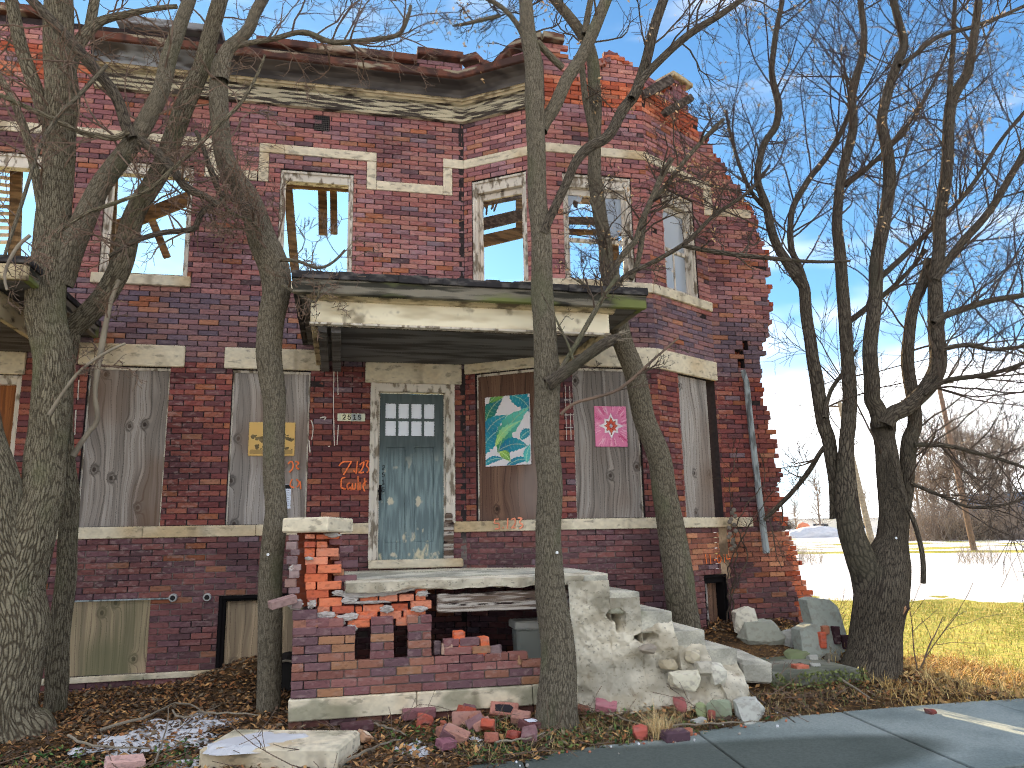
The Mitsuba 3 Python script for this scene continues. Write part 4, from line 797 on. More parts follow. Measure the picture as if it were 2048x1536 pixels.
# ------------------------------------------------------------------ trees: traced stems and limbs, grown twigs
trg = np.random.default_rng(5)
def limb3(pts, Y0, lean=0., rscale=1.0, ext=True):
    "rows (x, y, width) in the photograph, foot first; the stem stands at Y0 and drifts by lean metres over its length -> rows (X, Y, Z, radius)"
    pts = [tuple(p) for p in pts]
    if ext and pts[-1][1] <= 8:                  # goes on above the frame
        a, b = np.array(pts[-2], float), np.array(pts[-1], float); d = (b-a)/max(1, np.linalg.norm((b-a)[:2])); e = b+d*280; e[2] = b[2]*.55; pts.append(tuple(e))
    out = []; n = len(pts); tot = np.r_[0, np.cumsum([math.hypot(pts[i+1][0]-pts[i][0], pts[i+1][1]-pts[i][1]) for i in range(n-1)])]
    for (x, y, w), s in zip(pts, tot/tot[-1]):
        p = at(x, y, Y0+lean*s); out.append([*p, w*.5*depth(p)/F*rscale])
    return np.array(out)
def stem_mesh(rows, sides=14, step=.05, rough=.06, seed=0, knots=0):
    L = np.linalg.norm(np.diff(rows[:, :3], axis=0), axis=1).sum(); n = max(4, int(L/step)); q = spline(rows, n); P, R = q[:, :3], q[:, 3]
    P = P+(np.stack([meshkit.noise(np.c_[np.arange(n)*step*2.2, np.full(n, seed), np.full(n, k)]) for k in range(3)], 1)-.5)*R[:, None]*.5
    t, A, B = frames(P); th = np.linspace(0, 2*np.pi, sides+1); ln = np.r_[0, np.cumsum(np.linalg.norm(np.diff(P, axis=0), axis=1))]
    c, s = np.cos(th), np.sin(th); nn = np.stack(np.broadcast_arrays(c[None]*1.6, s[None]*1.6, (ln*2.2)[:, None]+seed*7), -1)
    rr = R[:, None]*(1+rough*2.4*(meshkit.fbm(nn, 3, seed)-.45))
    V = P[:, None]+rr[..., None]*(c[None, :, None]*A[:, None]+s[None, :, None]*B[:, None])
    uv = np.stack(np.broadcast_arrays(th[None]*float(np.median(R)), ln[:, None]+seed), -1).reshape(-1, 2)
    k = sides+1; i, j = np.meshgrid(np.arange(n-1), np.arange(sides), indexing='ij'); a = (i*k+j).ravel(); f = np.stack([a, a+1, a+k+1, a+k], -1)
    V = V.reshape(-1, 3); f = np.vstack([f[:, [0, 1, 2]], f[:, [0, 2, 3]]]); m = len(V)
    V = np.vstack([V, P[-1:]+t[-1:]*R[-1]*.3]); e = (n-1)*k; j = np.arange(sides); f = np.vstack([f, np.stack([e+j, e+j+1, j*0+m], 1)]); uv = np.vstack([uv, uv[-1:]])
    return V, f, uv, q
def unit(v): return v/(np.linalg.norm(v)+1e-9)
RMIN = .0026
class Twigs:
    def __init__(s): s.mb = MB(); s.tips = []
    def grow(s, p, d, L, r, lev, wig=.35, up=.12, kids=4, spread=.8, side=None, sides=4):
        n = max(3, int(L/.13)) if L > .25 else 3; P = [np.array(p)]; dd = unit(d)
        for i in range(n):
            dd = unit(dd+trg.normal(0, wig, 3)*.45+np.array([0, 0, up*.35])+(side*.12 if side is not None else 0)); P.append(P[-1]+dd*L/n)
        P = np.array(P); R = np.linspace(r, max(r*.4, RMIN), n+1); s.mb.tube(P, R, sides if lev > 1 else 3, cap=False)
        if lev <= 0: s.tips.append(P[-1]); return
        k = trg.poisson(kids)+1
        for _ in range(k):
            u = trg.uniform(.2, 1.0); i = min(n-1, int(u*n)); q = P[i]+(P[i+1]-P[i])*(u*n-i); t = unit(P[i+1]-P[i])
            a = unit(np.cross(t, trg.normal(0, 1, 3))); s.grow(q, t*.75+a*spread+np.array([0, 0, up]), L*trg.uniform(.35, .7)*(1.15-.5*u), max(RMIN*1.1, R[i]*.6), lev-1, wig, up, kids*.8, spread, side, sides)
    def along(s, q, count, L, lev=2, u0=.2, rmax=.011, **k):
        "twigs all along a stem q (rows X, Y, Z, radius)"
        n = len(q)
        for _ in range(count):
            i = int(trg.uniform(u0, .99)*(n-1)); t = unit(q[i+1, :3]-q[i, :3]); a = unit(np.cross(t, trg.normal(0, 1, 3)))
            s.grow(q[i, :3]+a*q[i, 3]*.8, t*.55+a*.9+np.array([0, 0, .2]), L*trg.uniform(.5, 1.25), min(rmax, max(.004, q[i, 3]*.4)), lev, **k)
def tree(name, label, barkm, twigm, stems, base_y, seed, tw=dict(), tags=(), sides=16, cat='tree', rough=.06):
    key = thing(name, label, cat); q0 = []; TW = Twigs()
    for i, st in enumerate(stems):
        pts, Y0, lean, kind = st[:4]; opt = st[4] if len(st) > 4 else {}
        rows = limb3(pts, Y0, lean); V, f, uv, q = stem_mesh(rows, sides if rows[:, 3].max() > .05 else 8, .05 if rows[:, 3].max() > .05 else .06, rough if kind == 'trunk' else rough*.7, seed+i)
        add(kind, (V, f), opt.get('bark', barkm), key, smooth=True, uv=uv)
        c = opt.get('n', tw.get('n', 14)); 
        if c: TW.along(q, c, opt.get('L', tw.get('L', .9)), opt.get('lev', tw.get('lev', 2)), u0=opt.get('u0', .3 if kind == 'trunk' else .12), **tw.get('k', {}))
    if TW.mb.n: add('twigs', TW.mb.mesh(), twigm, key, kind='stuff', smooth=False)
    for (x, y, Y) in tags:
        m = MB(); c = at(x, y, Y); m.tube([c, c+[0, -.006, 0]], [.013, .012], 10, S(222, 226, 230)); m.add('tag', 'paint', key)
    return key, TW
# --- far-left many-stemmed tree with deeply ridged bark
T1 = tree('tree', 'large tree at the far left with deeply ridged bark and several stems', 'bark_ridged', 'twig_red', [
    ([(20, 1640, 200), (10, 1490, 150), (15, 1400, 112), (30, 1250, 108), (48, 1150, 104), (72, 1075, 92), (88, 1000, 82), (90, 900, 74), (97, 773, 71), (101, 671, 72), (100, 568, 72), (112, 470, 64), (124, 308, 58), (122, 205, 60), (115, 103, 56), (118, 0, 52)], 7.25, .25, 'trunk', dict(n=10, u0=.6)),
    ([(38, 1180, 100), (22, 1080, 92), (2, 1000, 78), (-22, 900, 66), (-40, 760, 60)], 7.3, -.15, 'limb', dict(n=3)),
    ([(104, 1480, 56), (106, 1421, 42), (112, 1318, 44), (124, 1216, 40), (135, 1113, 37), (145, 1011, 33), (138, 944, 34), (133, 876, 34), (131, 760, 34), (135, 671, 42), (163, 640, 42), (191, 613, 42), (215, 580, 42), (239, 530, 42), (252, 485, 42), (273, 427, 38), (325, 342, 38), (342, 290, 37), (372, 212, 37), (403, 137, 34), (427, 51, 31), (441, 0, 29)], 8.0, -.3, 'trunk', dict(n=16, u0=.5)),
    ([(112, 560, 58), (137, 513, 50), (165, 455, 46), (191, 403, 40), (239, 318, 37), (290, 246, 34), (328, 171, 32), (342, 113, 30), (366, 34, 26), (376, 0, 25)], 7.4, -.25, 'limb', dict(n=16, bark='bark_grey')),
    ([(262, 275, 20), (252, 255, 22), (235, 205, 22), (190, 140, 22), (140, 80, 22), (85, 20, 19), (60, -6, 18)], 7.2, -.2, 'limb', dict(n=7, bark='bark_dark')),
    ([(280, 284, 18), (342, 331, 18), (376, 376, 17), (410, 392, 14), (437, 410, 12)], 7.2, -.3, 'limb', dict(n=6, bark='bark_dark', L=.5)),
    ([(256, 262, 11), (220, 276, 12), (180, 270, 11), (100, 235, 10), (0, 190, 9)], 7.15, -.1, 'limb', dict(n=6)),
    ([(10, 512, 6), (31, 444, 7), (58, 360, 7), (82, 290, 8), (120, 229, 8), (160, 190, 8), (215, 130, 7)], 6.9, .1, 'limb', dict(n=9, bark='bark_grey', L=.6)),
    ([(95, 240, 30), (78, 195, 27), (60, 150, 26), (38, 70, 25), (22, 0, 23)], 7.5, .2, 'limb', dict(n=8)),
    ([(90, 460, 22), (80, 400, 20), (66, 330, 17), (45, 250, 16), (20, 190, 14), (-10, 140, 12)], 7.3, .1, 'limb', dict(n=6)),
    ([(138, 150, 30), (147, 110, 27), (181, 58, 22), (205, 41, 17), (256, 27, 13), (355, 14, 9)], 7.6, .1, 'limb', dict(n=12)),
    ([(178, 62, 20), (186, 20, 19), (190, 0, 18)], 7.65, .0, 'limb', dict(n=3)),
    ([(116, 466, 9), (171, 427, 8), (239, 402, 8), (301, 379, 8), (342, 342, 8), (383, 304, 8), (427, 260, 8), (485, 202, 7), (530, 110, 5)], 7.0, -.2, 'limb', dict(n=14, L=.5)),
    ([(98, 830, 8), (124, 788, 7), (160, 742, 7), (200, 712, 6), (250, 687, 5)], 7.0, -.1, 'limb', dict(n=4, L=.25, bark='twig_pale')),
    ([(148, 912, 12), (175, 868, 10), (195, 840, 10), (190, 790, 9), (205, 690, 12), (218, 620, 9), (238, 560, 7)], 7.6, -.1, 'limb', dict(n=7, L=.35, bark='twig_pale')),
    ([(60, 470, 7), (30, 500, 7), (10, 545, 6), (14, 580, 5)], 6.8, -.1, 'limb', dict(n=6, L=.4, bark='twig_pale'))],
    7.3, 1, dict(n=10, L=.75, lev=2, k=dict(wig=.55, up=.05, kids=3.2, spread=.9)))
# --- thin crooked tree in front of the second window
T2 = tree('tree', 'thin crooked tree in front of the window with the beige picture', 'bark_grey', 'twig_red', [
    ([(529, 1470, 60), (531, 1424, 46), (534, 1320, 47), (537, 1216, 47), (543, 1110, 46), (548, 1045, 46), (551, 1010, 42), (550, 944, 41), (551, 870, 42), (552, 807, 44), (545, 740, 48), (542, 705, 50), (545, 675, 51), (548, 640, 51), (555, 590, 54), (552, 545, 60), (542, 500, 60), (528, 470, 56), (499, 410, 46), (463, 342, 42), (446, 290, 36), (440, 205, 36), (443, 140, 32), (446, 118, 22), (450, 104, 12)], 7.42, .15, 'trunk', dict(n=8, u0=.65)),
    ([(442, 165, 31), (447, 125, 30), (460, 97, 26), (478, 82, 24), (498, 60, 23), (510, 30, 22), (526, 0, 21)], 7.5, .0, 'limb', dict(n=6)),
    ([(466, 96, 12), (485, 90, 11), (547, 79, 10), (608, 65, 10), (668, 85, 11), (737, 79, 10), (798, 68, 9), (814, 40, 8), (822, 10, 6)], 7.5, -.3, 'limb', dict(n=22, L=.7)),
    ([(500, 415, 13), (470, 400, 12), (448, 393, 12), (425, 345, 11), (405, 290, 9), (392, 262, 8)], 7.3, -.2, 'limb', dict(n=9, L=.5, bark='bark_dark')),
    ([(450, 402, 12), (403, 427, 12), (390, 455, 12), (325, 465, 11), (273, 482, 10), (240, 500, 9), (219, 513, 8)], 7.25, -.15, 'limb', dict(n=16, L=.5, bark='bark_dark')),
    ([(525, 470, 10), (500, 440, 8), (470, 430, 7), (440, 395, 6)], 7.2, -.3, 'limb', dict(n=14, L=.5)),
    ([(560, 520, 10), (590, 522, 7), (640, 536, 6), (690, 500, 5)], 7.2, -.3, 'limb', dict(n=12, L=.5)),
    ([(566, 570, 8), (600, 590, 6), (630, 605, 5), (640, 560, 4)], 7.1, -.3, 'limb', dict(n=8, L=.35))],
    7.4, 40, dict(n=10, L=.6, lev=2, k=dict(wig=.6, up=.05, kids=3.4, spread=.95)), tags=((536, 1109, 7.24),))
# --- straight tree in front of the porch
T3 = tree('tree', 'straight grey-barked tree growing right in front of the porch', 'bark_grey', 'twig_dark', [
    ([(1108, 1530, 140), (1109, 1460, 98), (1109, 1425, 84), (1110, 1319, 72), (1108, 1240, 64), (1105, 1182, 60), (1101, 1090, 53), (1098, 1011, 51), (1096, 920, 50), (1095, 860, 51), (1096, 790, 51), (1096, 755, 54), (1089, 700, 47), (1086, 655, 46), (1084, 552, 43), (1082, 513, 42), (1078, 410, 38), (1073, 308, 36), (1068, 205, 38), (1061, 103, 34), (1056, 40, 29), (1053, 0, 27)], 6.55, .1, 'trunk', dict(n=5, u0=.75)),
    ([(1082, 262, 28), (1090, 243, 27), (1106, 219, 27), (1133, 161, 26), (1164, 113, 25), (1188, 62, 24), (1212, 0, 23)], 6.65, .1, 'limb', dict(n=12, u0=.3)),
    ([(1074, 84, 14), (1100, 112, 14), (1126, 136, 14)], 6.6, .05, 'limb', dict(n=0)),
    ([(1084, 470, 20), (1092, 452, 19), (1113, 410, 18), (1133, 369, 18), (1154, 325, 19), (1178, 298, 21), (1215, 273, 21), (1249, 215, 22), (1270, 188, 22), (1285, 145, 21), (1303, 75, 20), (1328, 0, 19)], 6.55, -.2, 'limb', dict(n=12, bark='bark_dark', u0=.5)),
    ([(1262, 198, 17), (1279, 166, 17), (1332, 108, 16), (1386, 62, 15), (1440, 28, 13), (1481, 0, 12)], 6.4, -.2, 'limb', dict(n=16, bark='bark_dark')),
    ([(1098, 772, 30), (1130, 748, 24), (1160, 722, 22), (1200, 692, 23), (1222, 680, 22), (1240, 672, 12)], 6.45, -.15, 'broken_limb', dict(n=0, bark='bark_dark')),
    ([(1112, 762, 12), (1126, 735, 11), (1152, 690, 10), (1180, 640, 10), (1205, 598, 10), (1235, 552, 7)], 6.45, -.1, 'limb', dict(n=8, L=.4)),
    ([(1122, 829, 7), (1150, 806, 6), (1190, 795, 6), (1232, 782, 6), (1262, 760, 6), (1300, 725, 5), (1358, 676, 4)], 6.45, -.2, 'limb', dict(n=4, L=.25, bark='twig_red')),
    ([(1150, 735, 6), (1140, 700, 5), (1112, 640, 4), (1082, 585, 3)], 6.4, -.1, 'limb', dict(n=1, L=.2)),
    ([(1046, 70, 11), (1010, 20, 10), (960, -10, 9)], 6.7, .1, 'limb', dict(n=8)),
    ([(1000, 30, 8), (960, 40, 8), (920, 50, 6), (905, 52, 4)], 6.8, .1, 'limb', dict(n=5, L=.4))],
    6.6, 70, dict(n=10, L=.9, lev=2, k=dict(wig=.45, up=.1, kids=3.0, spread=.85)), tags=((1114, 1105, 6.38),))
m = MB()                                         # splinters at the broken end
for i in range(9):
    p = at(1238+trg.uniform(-6, 3), 673+trg.uniform(-9, 8), 6.3+trg.uniform(-.03, .03)); m.tube([p, p+np.array([trg.uniform(.03, .13), 0, trg.uniform(-.02, .05)])], [.008, .002], 4)
m.add('splinters', 'twig_pale', T3[0], kind='stuff')
# --- leaning tree between the steps and the bay
T4 = tree('tree', 'tree leaning left between the concrete steps and the bay', 'bark_grey', 'twig_dark', [
    ([(1384, 1345, 92), (1378, 1300, 72), (1373, 1250, 62), (1359, 1182, 60), (1354, 1114, 58), (1337, 1011, 51), (1316, 923, 46), (1285, 821, 44), (1258, 718, 41), (1240, 650, 38), (1226, 590, 34), (1217, 540, 30), (1213, 488, 28), (1201, 419, 28), (1190, 351, 27), (1187, 300, 26), (1190, 205, 25), (1188, 137, 25), (1180, 100, 24), (1164, 68, 22), (1135, 25, 20), (1113, 0, 19)], 7.95, -.3, 'trunk', dict(n=6, u0=.7)),
    ([(1163, 110, 12), (1165, 145, 12), (1170, 200, 13), (1178, 240, 14), (1186, 280, 14)], 7.5, .1, 'limb', dict(n=4, L=.5)),
    ([(1168, 70, 14), (1176, 30, 13), (1182, 0, 12)], 7.6, .0, 'limb', dict(n=5)),
    ([(1238, 570, 13), (1231, 535, 13), (1245, 508, 13), (1269, 481, 12), (1284, 440, 12), (1303, 399, 12), (1322, 355, 12), (1344, 317, 11)], 7.5, -.2, 'limb', dict(n=9, L=.45)),
    ([(1262, 560, 11), (1276, 522, 11), (1284, 470, 11), (1293, 419, 10), (1334, 371, 10), (1380, 310, 9), (1447, 238, 8)], 7.6, -.2, 'limb', dict(n=16, L=.55)),
    ([(1232, 575, 10), (1242, 559, 10), (1310, 522, 9), (1372, 484, 9), (1426, 433, 8), (1495, 385, 7), (1540, 330, 5)], 7.3, -.3, 'limb', dict(n=14, L=.5, bark='bark_dark')),
    ([(1366, 490, 9), (1400, 497, 10), (1447, 505, 10), (1549, 518, 9), (1620, 523, 7), (1700, 522, 5)], 7.05, -.1, 'limb', dict(n=8, L=.5, bark='bark_dark')),
    ([(1225, 560, 8), (1215, 500, 8), (1196, 440, 7), (1180, 400, 6)], 7.4, -.2, 'limb', dict(n=12, L=.45)),
    ([(1225, 590, 7), (1190, 580, 6), (1155, 560, 5)], 7.2, -.2, 'limb', dict(n=10, L=.35))],
    7.9, 100, dict(n=9, L=.6, lev=2, k=dict(wig=.6, up=.08, kids=3.4, spread=.95)))
# --- big many-stemmed tree on the right
T5 = tree('tree', 'big dark tree at the right splitting into many upright stems', 'bark_dark', 'twig_dark', [
    ([(1752, 1470, 230), (1752, 1385, 150), (1752, 1353, 124), (1758, 1300, 104), (1758, 1250, 96), (1756, 1190, 100), (1770, 1130, 84), (1781, 1079, 58), (1781, 1011, 54), (1774, 950, 46), (1768, 880, 40), (1768, 850, 48), (1772, 830, 44)], 7.15, .05, 'trunk', dict(n=2, u0=.8)),
    ([(1742, 1215, 70), (1728, 1150, 62), (1710, 1100, 54), (1698, 1060, 49), (1692, 1011, 46), (1690, 960, 38), (1691, 880, 28), (1695, 848, 28), (1699, 794, 27), (1698, 741, 26), (1695, 687, 25), (1687, 580, 24), (1682, 500, 22), (1676, 455, 20), (1676, 393, 18), (1689, 331, 18), (1705, 248, 17), (1705, 178, 15), (1724, 104, 14), (1726, 41, 12), (1722, 0, 11)], 7.2, .1, 'trunk', dict(n=24, u0=.45)),
    ([(1684, 1040, 40), (1674, 999, 28), (1666, 940, 26), (1661, 880, 26), (1650, 848, 26), (1636, 768, 26), (1623, 714, 24), (1618, 661, 23), (1607, 580, 22), (1591, 554, 22), (1572, 521, 20), (1560, 500, 18), (1540, 451, 17), (1532, 414, 15), (1517, 364, 14), (1527, 290, 13), (1552, 248, 14), (1556, 207, 14), (1544, 145, 12), (1548, 83, 11), (1564, 0, 9)], 7.4, .3, 'limb', dict(n=30, u0=.3)),
    ([(1616, 590, 12), (1600, 540, 13), (1581, 497, 13), (1581, 435, 12), (1614, 364, 12), (1655, 311, 11), (1697, 228, 9), (1720, 140, 6)], 7.5, .2, 'limb', dict(n=20)),
    ([(1770, 850, 36), (1755, 815, 32), (1742, 795, 30), (1741, 741, 29), (1743, 687, 28), (1746, 634, 27), (1751, 580, 26), (1759, 497, 25), (1771, 414, 24), (1776, 331, 23), (1764, 248, 20), (1776, 186, 19), (1796, 124, 18), (1809, 83, 16), (1796, 33, 14), (1788, 0, 13)], 7.1, -.2, 'limb', dict(n=26)),
    ([(1772, 850, 34), (1790, 826, 32), (1808, 820, 32), (1834, 800, 32), (1861, 768, 33), (1875, 727, 32), (1875, 661, 30), (1869, 607, 28), (1867, 554, 25), (1875, 518, 24), (1883, 414, 23), (1896, 311, 22), (1902, 207, 21), (1938, 133, 18), (1954, 41, 15), (1958, 0, 14)], 7.05, -.3, 'limb', dict(n=26)),
    ([(1806, 1060, 30), (1809, 1000, 28), (1812, 951, 28), (1817, 880, 30), (1827, 850, 27), (1826, 821, 26), (1821, 768, 25), (1818, 714, 24), (1821, 661, 22), (1829, 607, 21), (1845, 567, 20), (1857, 520, 16)], 7.2, -.1, 'limb', dict(n=10)),
    ([(1900, 215, 13), (1902, 160, 11), (1905, 100, 10), (1910, 0, 8)], 6.85, .1, 'limb', dict(n=12)),
    ([(1872, 560, 17), (1890, 530, 16), (1921, 489, 16), (1974, 427, 15), (2012, 364, 14), (2048, 306, 13), (2090, 240, 10)], 6.9, -.3, 'limb', dict(n=16)),
    ([(1868, 645, 14), (1883, 634, 14), (1928, 618, 13), (1982, 602, 12), (2048, 591, 10), (2110, 575, 8)], 6.9, -.3, 'limb', dict(n=16)),
    ([(1800, 132, 9), (1820, 118, 9), (1883, 70, 9), (1945, 54, 8), (2048, 12, 7), (2090, -10, 5)], 6.9, -.2, 'limb', dict(n=14)),
    ([(1786, 905, 9), (1794, 945, 10), (1810, 999, 10), (1829, 1047, 10), (1841, 1094, 10), (1847, 1166, 11)], 7.0, -.2, 'broken_limb', dict(n=0)),
    ([(1664, 880, 9), (1645, 900, 9), (1620, 940, 10), (1584, 985, 9), (1560, 1009, 9), (1528, 1040, 7)], 7.4, .6, 'limb', dict(n=6, L=.6)),
    ([(1648, 835, 9), (1660, 785, 8), (1690, 740, 7), (1712, 700, 5)], 7.3, .2, 'limb', dict(n=6)),
    ([(1880, 700, 10), (1930, 690, 9), (1990, 700, 8), (2060, 690, 6)], 6.9, -.4, 'limb', dict(n=13)),
    ([(1850, 790, 10), (1900, 760, 10), (1960, 752, 9), (2060, 720, 7)], 6.9, -.5, 'limb', dict(n=16)),
    ([(1830, 890, 10), (1880, 890, 9), (1950, 905, 8), (2060, 940, 6)], 7.0, -.4, 'limb', dict(n=13)),
    ([(1820, 965, 8), (1880, 990, 7), (1950, 1015, 6), (2060, 990, 5)], 7.1, -.4, 'limb', dict(n=12)),
    ([(1755, 560, 11), (1800, 520, 11), (1850, 470, 10), (1920, 400, 9), (2010, 270, 7), (2070, 200, 5)], 7.2, .3, 'limb', dict(n=16)),
    ([(1700, 640, 12), (1740, 610, 11), (1790, 570, 9), (1850, 500, 7)], 7.3, .2, 'limb', dict(n=12)),
    ([(1690, 370, 10), (1740, 330, 9), (1800, 270, 8), (1860, 180, 6), (1900, 90, 4)], 7.4, .2, 'limb', dict(n=16)),
    ([(1532, 420, 9), (1500, 380, 8), (1470, 300, 7), (1452, 220, 5)], 7.7, .2, 'limb', dict(n=16))],
    7.15, 140, dict(n=20, L=1.3, lev=2, k=dict(wig=.24, up=.10, kids=4.0, spread=.66)), tags=((1792, 1076, 6.98),), sides=18)
m = MB()
c = [at(1808, 1190, 6.97), at(1803, 1215, 6.95), at(1794, 1240, 6.97)]; m.tube(c, [.02, .05, .03], 8, S(160, 120, 92)); m.tube([c[0]+[.03, 0, .02], c[1]+[.045, -.02, 0], c[2]+[.05, 0, -.01]], [.02, .03, .02], 6, S(52, 42, 38)); m.add('bark_wound', 'paint', T5[0], label='raw orange-brown wound in the bark')
# dry seed clusters that still hang in the crowns
def clusters(key, tips, n, spread=.05):
    m = MB(); tips = [t for t in tips if t[2] > 4.2]
    for t in random.sample(tips, min(n, len(tips))):
        for _ in range(5):
            p = t+trg.normal(0, spread, 3); a = trg.normal(0, 1, 3); a = unit(a)*.024; b = unit(np.cross(a, trg.normal(0, 1, 3)))*.010
            m.raw([p-a, p+b, p+a, p-b], [[0, 1, 2], [0, 2, 3]], S(206, 172, 132)*trg.uniform(.7, 1.1))
    if m.n: m.add('seed_clusters', 'leaf', key, kind='stuff')
clusters(T5[0], T5[1].tips, 420); clusters(T3[0], T3[1].tips, 110); clusters(T4[0], T4[1].tips, 60)
# --- saplings and weeds
def sapling(name, label, x, y, Y, n, L, r, mt, lean=(0, 0), cat='sapling', lev=2, **k):
    key = thing(name, label, cat); tw = Twigs(); b = at(x, y, Y); b[2] = float(yard(b[0], b[1]))-.02
    for i in range(n): tw.grow(b+trg.normal(0, .02, 3)*[1, 1, 0], [lean[0]+trg.normal(0, .25), trg.normal(0, .2), 1.0], L*trg.uniform(.6, 1.1), r*trg.uniform(.6, 1), lev, **k)
    add('stem', tw.mb.mesh(), mt, key); return key
sapling('sapling', 'thin bare sapling leaning right beside the big right tree', 1830, 1320, 7.3, 3, 1.35, .012, 'twig_red', (.6, 0), lev=1, wig=.22, up=.06, kids=5, spread=.8)
sapling('sapling', 'small leafless shoots behind the leaning grave-like slab', 1660, 1200, 9.4, 4, .75, .006, 'twig_red', (.1, 0), wig=.3, up=.2, kids=3, spread=.6)
# creeper on the right end of the wall, hanging over the cellar window
V_ = thing('creeper', 'bare creeper stems climbing the brick beside the grey downspout', 'vine'); tw = Twigs()
for pts in ([(1480, 1290), (1462, 1220), (1455, 1150), (1470, 1090), (1462, 1040), (1462, 960), (1475, 900)], [(1440, 1300), (1452, 1250), (1466, 1180), (1490, 1110), (1476, 1050), (1500, 1000), (1530, 960), (1520, 900)], [(1400, 1200), (1420, 1250), (1450, 1300), (1500, 1310)], [(1466, 1240), (1470, 1130), (1482, 1080), (1510, 1035), (1545, 985)]):
    P = np.array([at(x, y, 8.86) for x, y in pts]); q = spline(np.c_[P, np.linspace(.011, .005, len(P))], 30); q[:, :3] += trg.normal(0, .012, (30, 3)); tw.mb.tube(q[:, :3], q[:, 3], 5); tw.along(q, 7, .35, 1, u0=.1, wig=.5, kids=2)
add('stem', tw.mb.mesh(), 'twig_dark', V_)
m = MB()
for i in range(14): p = at(1464+trg.uniform(-8, 8), 1020+i*6, 8.83); s = trimesh.creation.icosphere(1); m.raw(np.asarray(s.vertices)*[.03, .02, .03]+p, s.faces, S(112, 104, 96)*trg.uniform(.7, 1.2))
m.add('dead_foliage', 'rubble', V_, kind='stuff')
# ------------------------------------------------------------------ pictures and notices fixed to the boards
def panel(seg, u0, u1, z0, z1, d0, d1, col, name, label, cat, rot=0.):
    key = thing(name, label, cat); m = MB(); m.box((u0, -d1, z0), (u1, -d0, z1), col, .003)
    v, f = m.mesh(); add('board', (v @ seg.M[:3, :3].T+seg.M[:3, 3], f), 'paint', key, color=col); return key
def flat(m, seg, poly, d, col, c2=None, axis=None):
    for g in getattr(poly, 'geoms', [poly]):
        if g.is_empty or g.area < 1e-7 or g.geom_type != 'Polygon': continue
        v, f = trimesh.creation.triangulate_polygon(g, engine='earcut'); w = seg.p0+v[:, :1]*seg.t+d*seg.n+np.c_[0*v[:, 0], 0*v[:, 0], v[:, 1]]
        c = np.tile(col, (len(v), 1))
        if c2 is not None: t = ((v-axis[0]) @ axis[1])/(axis[1] @ axis[1]); c = c+(np.asarray(c2)-col)*np.clip(t, 0, 1)[:, None]
        m.raw(w, f if np.cross(seg.t, [0, 0, 1]) @ seg.n > 0 else f[:, ::-1], c)
prg = np.random.default_rng(21)
def leafpoly(b, t, w, cut=7):
    b, t = np.array(b), np.array(t); L = np.linalg.norm(t-b); d = (t-b)/L; n = np.array([-d[1], d[0]]); s = np.linspace(0, 1, 2*cut+1); prof = np.sin(np.pi*s**.8)*w*(1-.35*(np.arange(len(s)) % 2)*prg.uniform(.2, 1, len(s))); bend = .12*L*np.sin(np.pi*s)
    mid = b+d*L*s[:, None]+n*bend[:, None]; return sg.Polygon(np.vstack([mid+n*prof[:, None], (mid-n*prof[:, None])[::-1]])).buffer(0), mid
u0, u1, z0, z1 = .245, .815, 2.39, 3.215
K = panel(BA, u0, u1, z0, z1, -.056, -.034, S(226, 222, 226), 'leaf_painting', 'painting of teal and green tropical leaves on the dark brown board', 'painting'); R_ = sg.box(u0+.002, z0+.002, u1-.002, z1-.002); m = MB()
teal, deep, green, lime, aqua = S(44, 158, 172), S(24, 106, 146), S(52, 132, 82), S(168, 206, 84), S(108, 206, 196)
LV = [((.0, .62), (.42, .98), .15, green, deep), ((.55, 1.02), (1.05, .72), .17, teal, deep), ((-.05, .40), (.50, .72), .16, deep, teal), ((-.1, .18), (.34, .52), .20, teal, deep), ((.28, .18), (1.02, .82), .19, green, aqua), ((.22, .28), (.80, .62), .09, lime, aqua), ((.30, .22), (.95, .26), .15, deep, teal), ((.78, .36), (1.08, .48), .10, teal, deep), ((-.05, .02), (.42, .10), .07, teal, deep), ((.45, -.02), (1.02, .06), .07, deep, teal), ((.92, .02), (1.04, .30), .08, aqua, teal), ((.10, .92), (.55, 1.04), .10, green, lime), ((.32, .20), (.56, .05), .09, lime, green)]
for i, (b, t, w, c1, c2) in enumerate(LV):
    b, t = (np.array([u0+q[0]*(u1-u0), z0+q[1]*(z1-z0)]) for q in (b, t)); P, mid = leafpoly(b, t, w*.62, 8); d = -.0335+.0005*i; flat(m, BA, P.intersection(R_), d, c1, c2, (b, t-b))
    flat(m, BA, sg.LineString(mid).buffer(.004).intersection(R_), d+.0002, c1*.5+S(220, 235, 190)*.5)
    for s in range(1, len(mid)-1):
        for sd in (-1, 1):
            dd = mid[s+1]-mid[s]; q = mid[s]+dd*.9+sd*np.array([-dd[1], dd[0]])/(np.linalg.norm(dd)+1e-9)*w*.34; flat(m, BA, sg.LineString([mid[s], q]).buffer(.0022).intersection(R_).intersection(P), d+.0001, c1*.6+(c2*.5 if s % 2 else S(200, 230, 200)*.3))
m.add('print', 'paint', K)
u0, u1, z0, z1 = .505, .896, 2.578, 3.054
K = panel(BF, u0, u1, z0, z1, -.056, -.038, S(226, 132, 170), 'flower_painting', 'pink painting of a red pointed flower on the grey board', 'painting'); R_ = sg.box(u0+.004, z0+.004, u1-.004, z1-.004); m = MB(); c = np.array([(u0+u1)/2, (z0+z1)/2+.005])
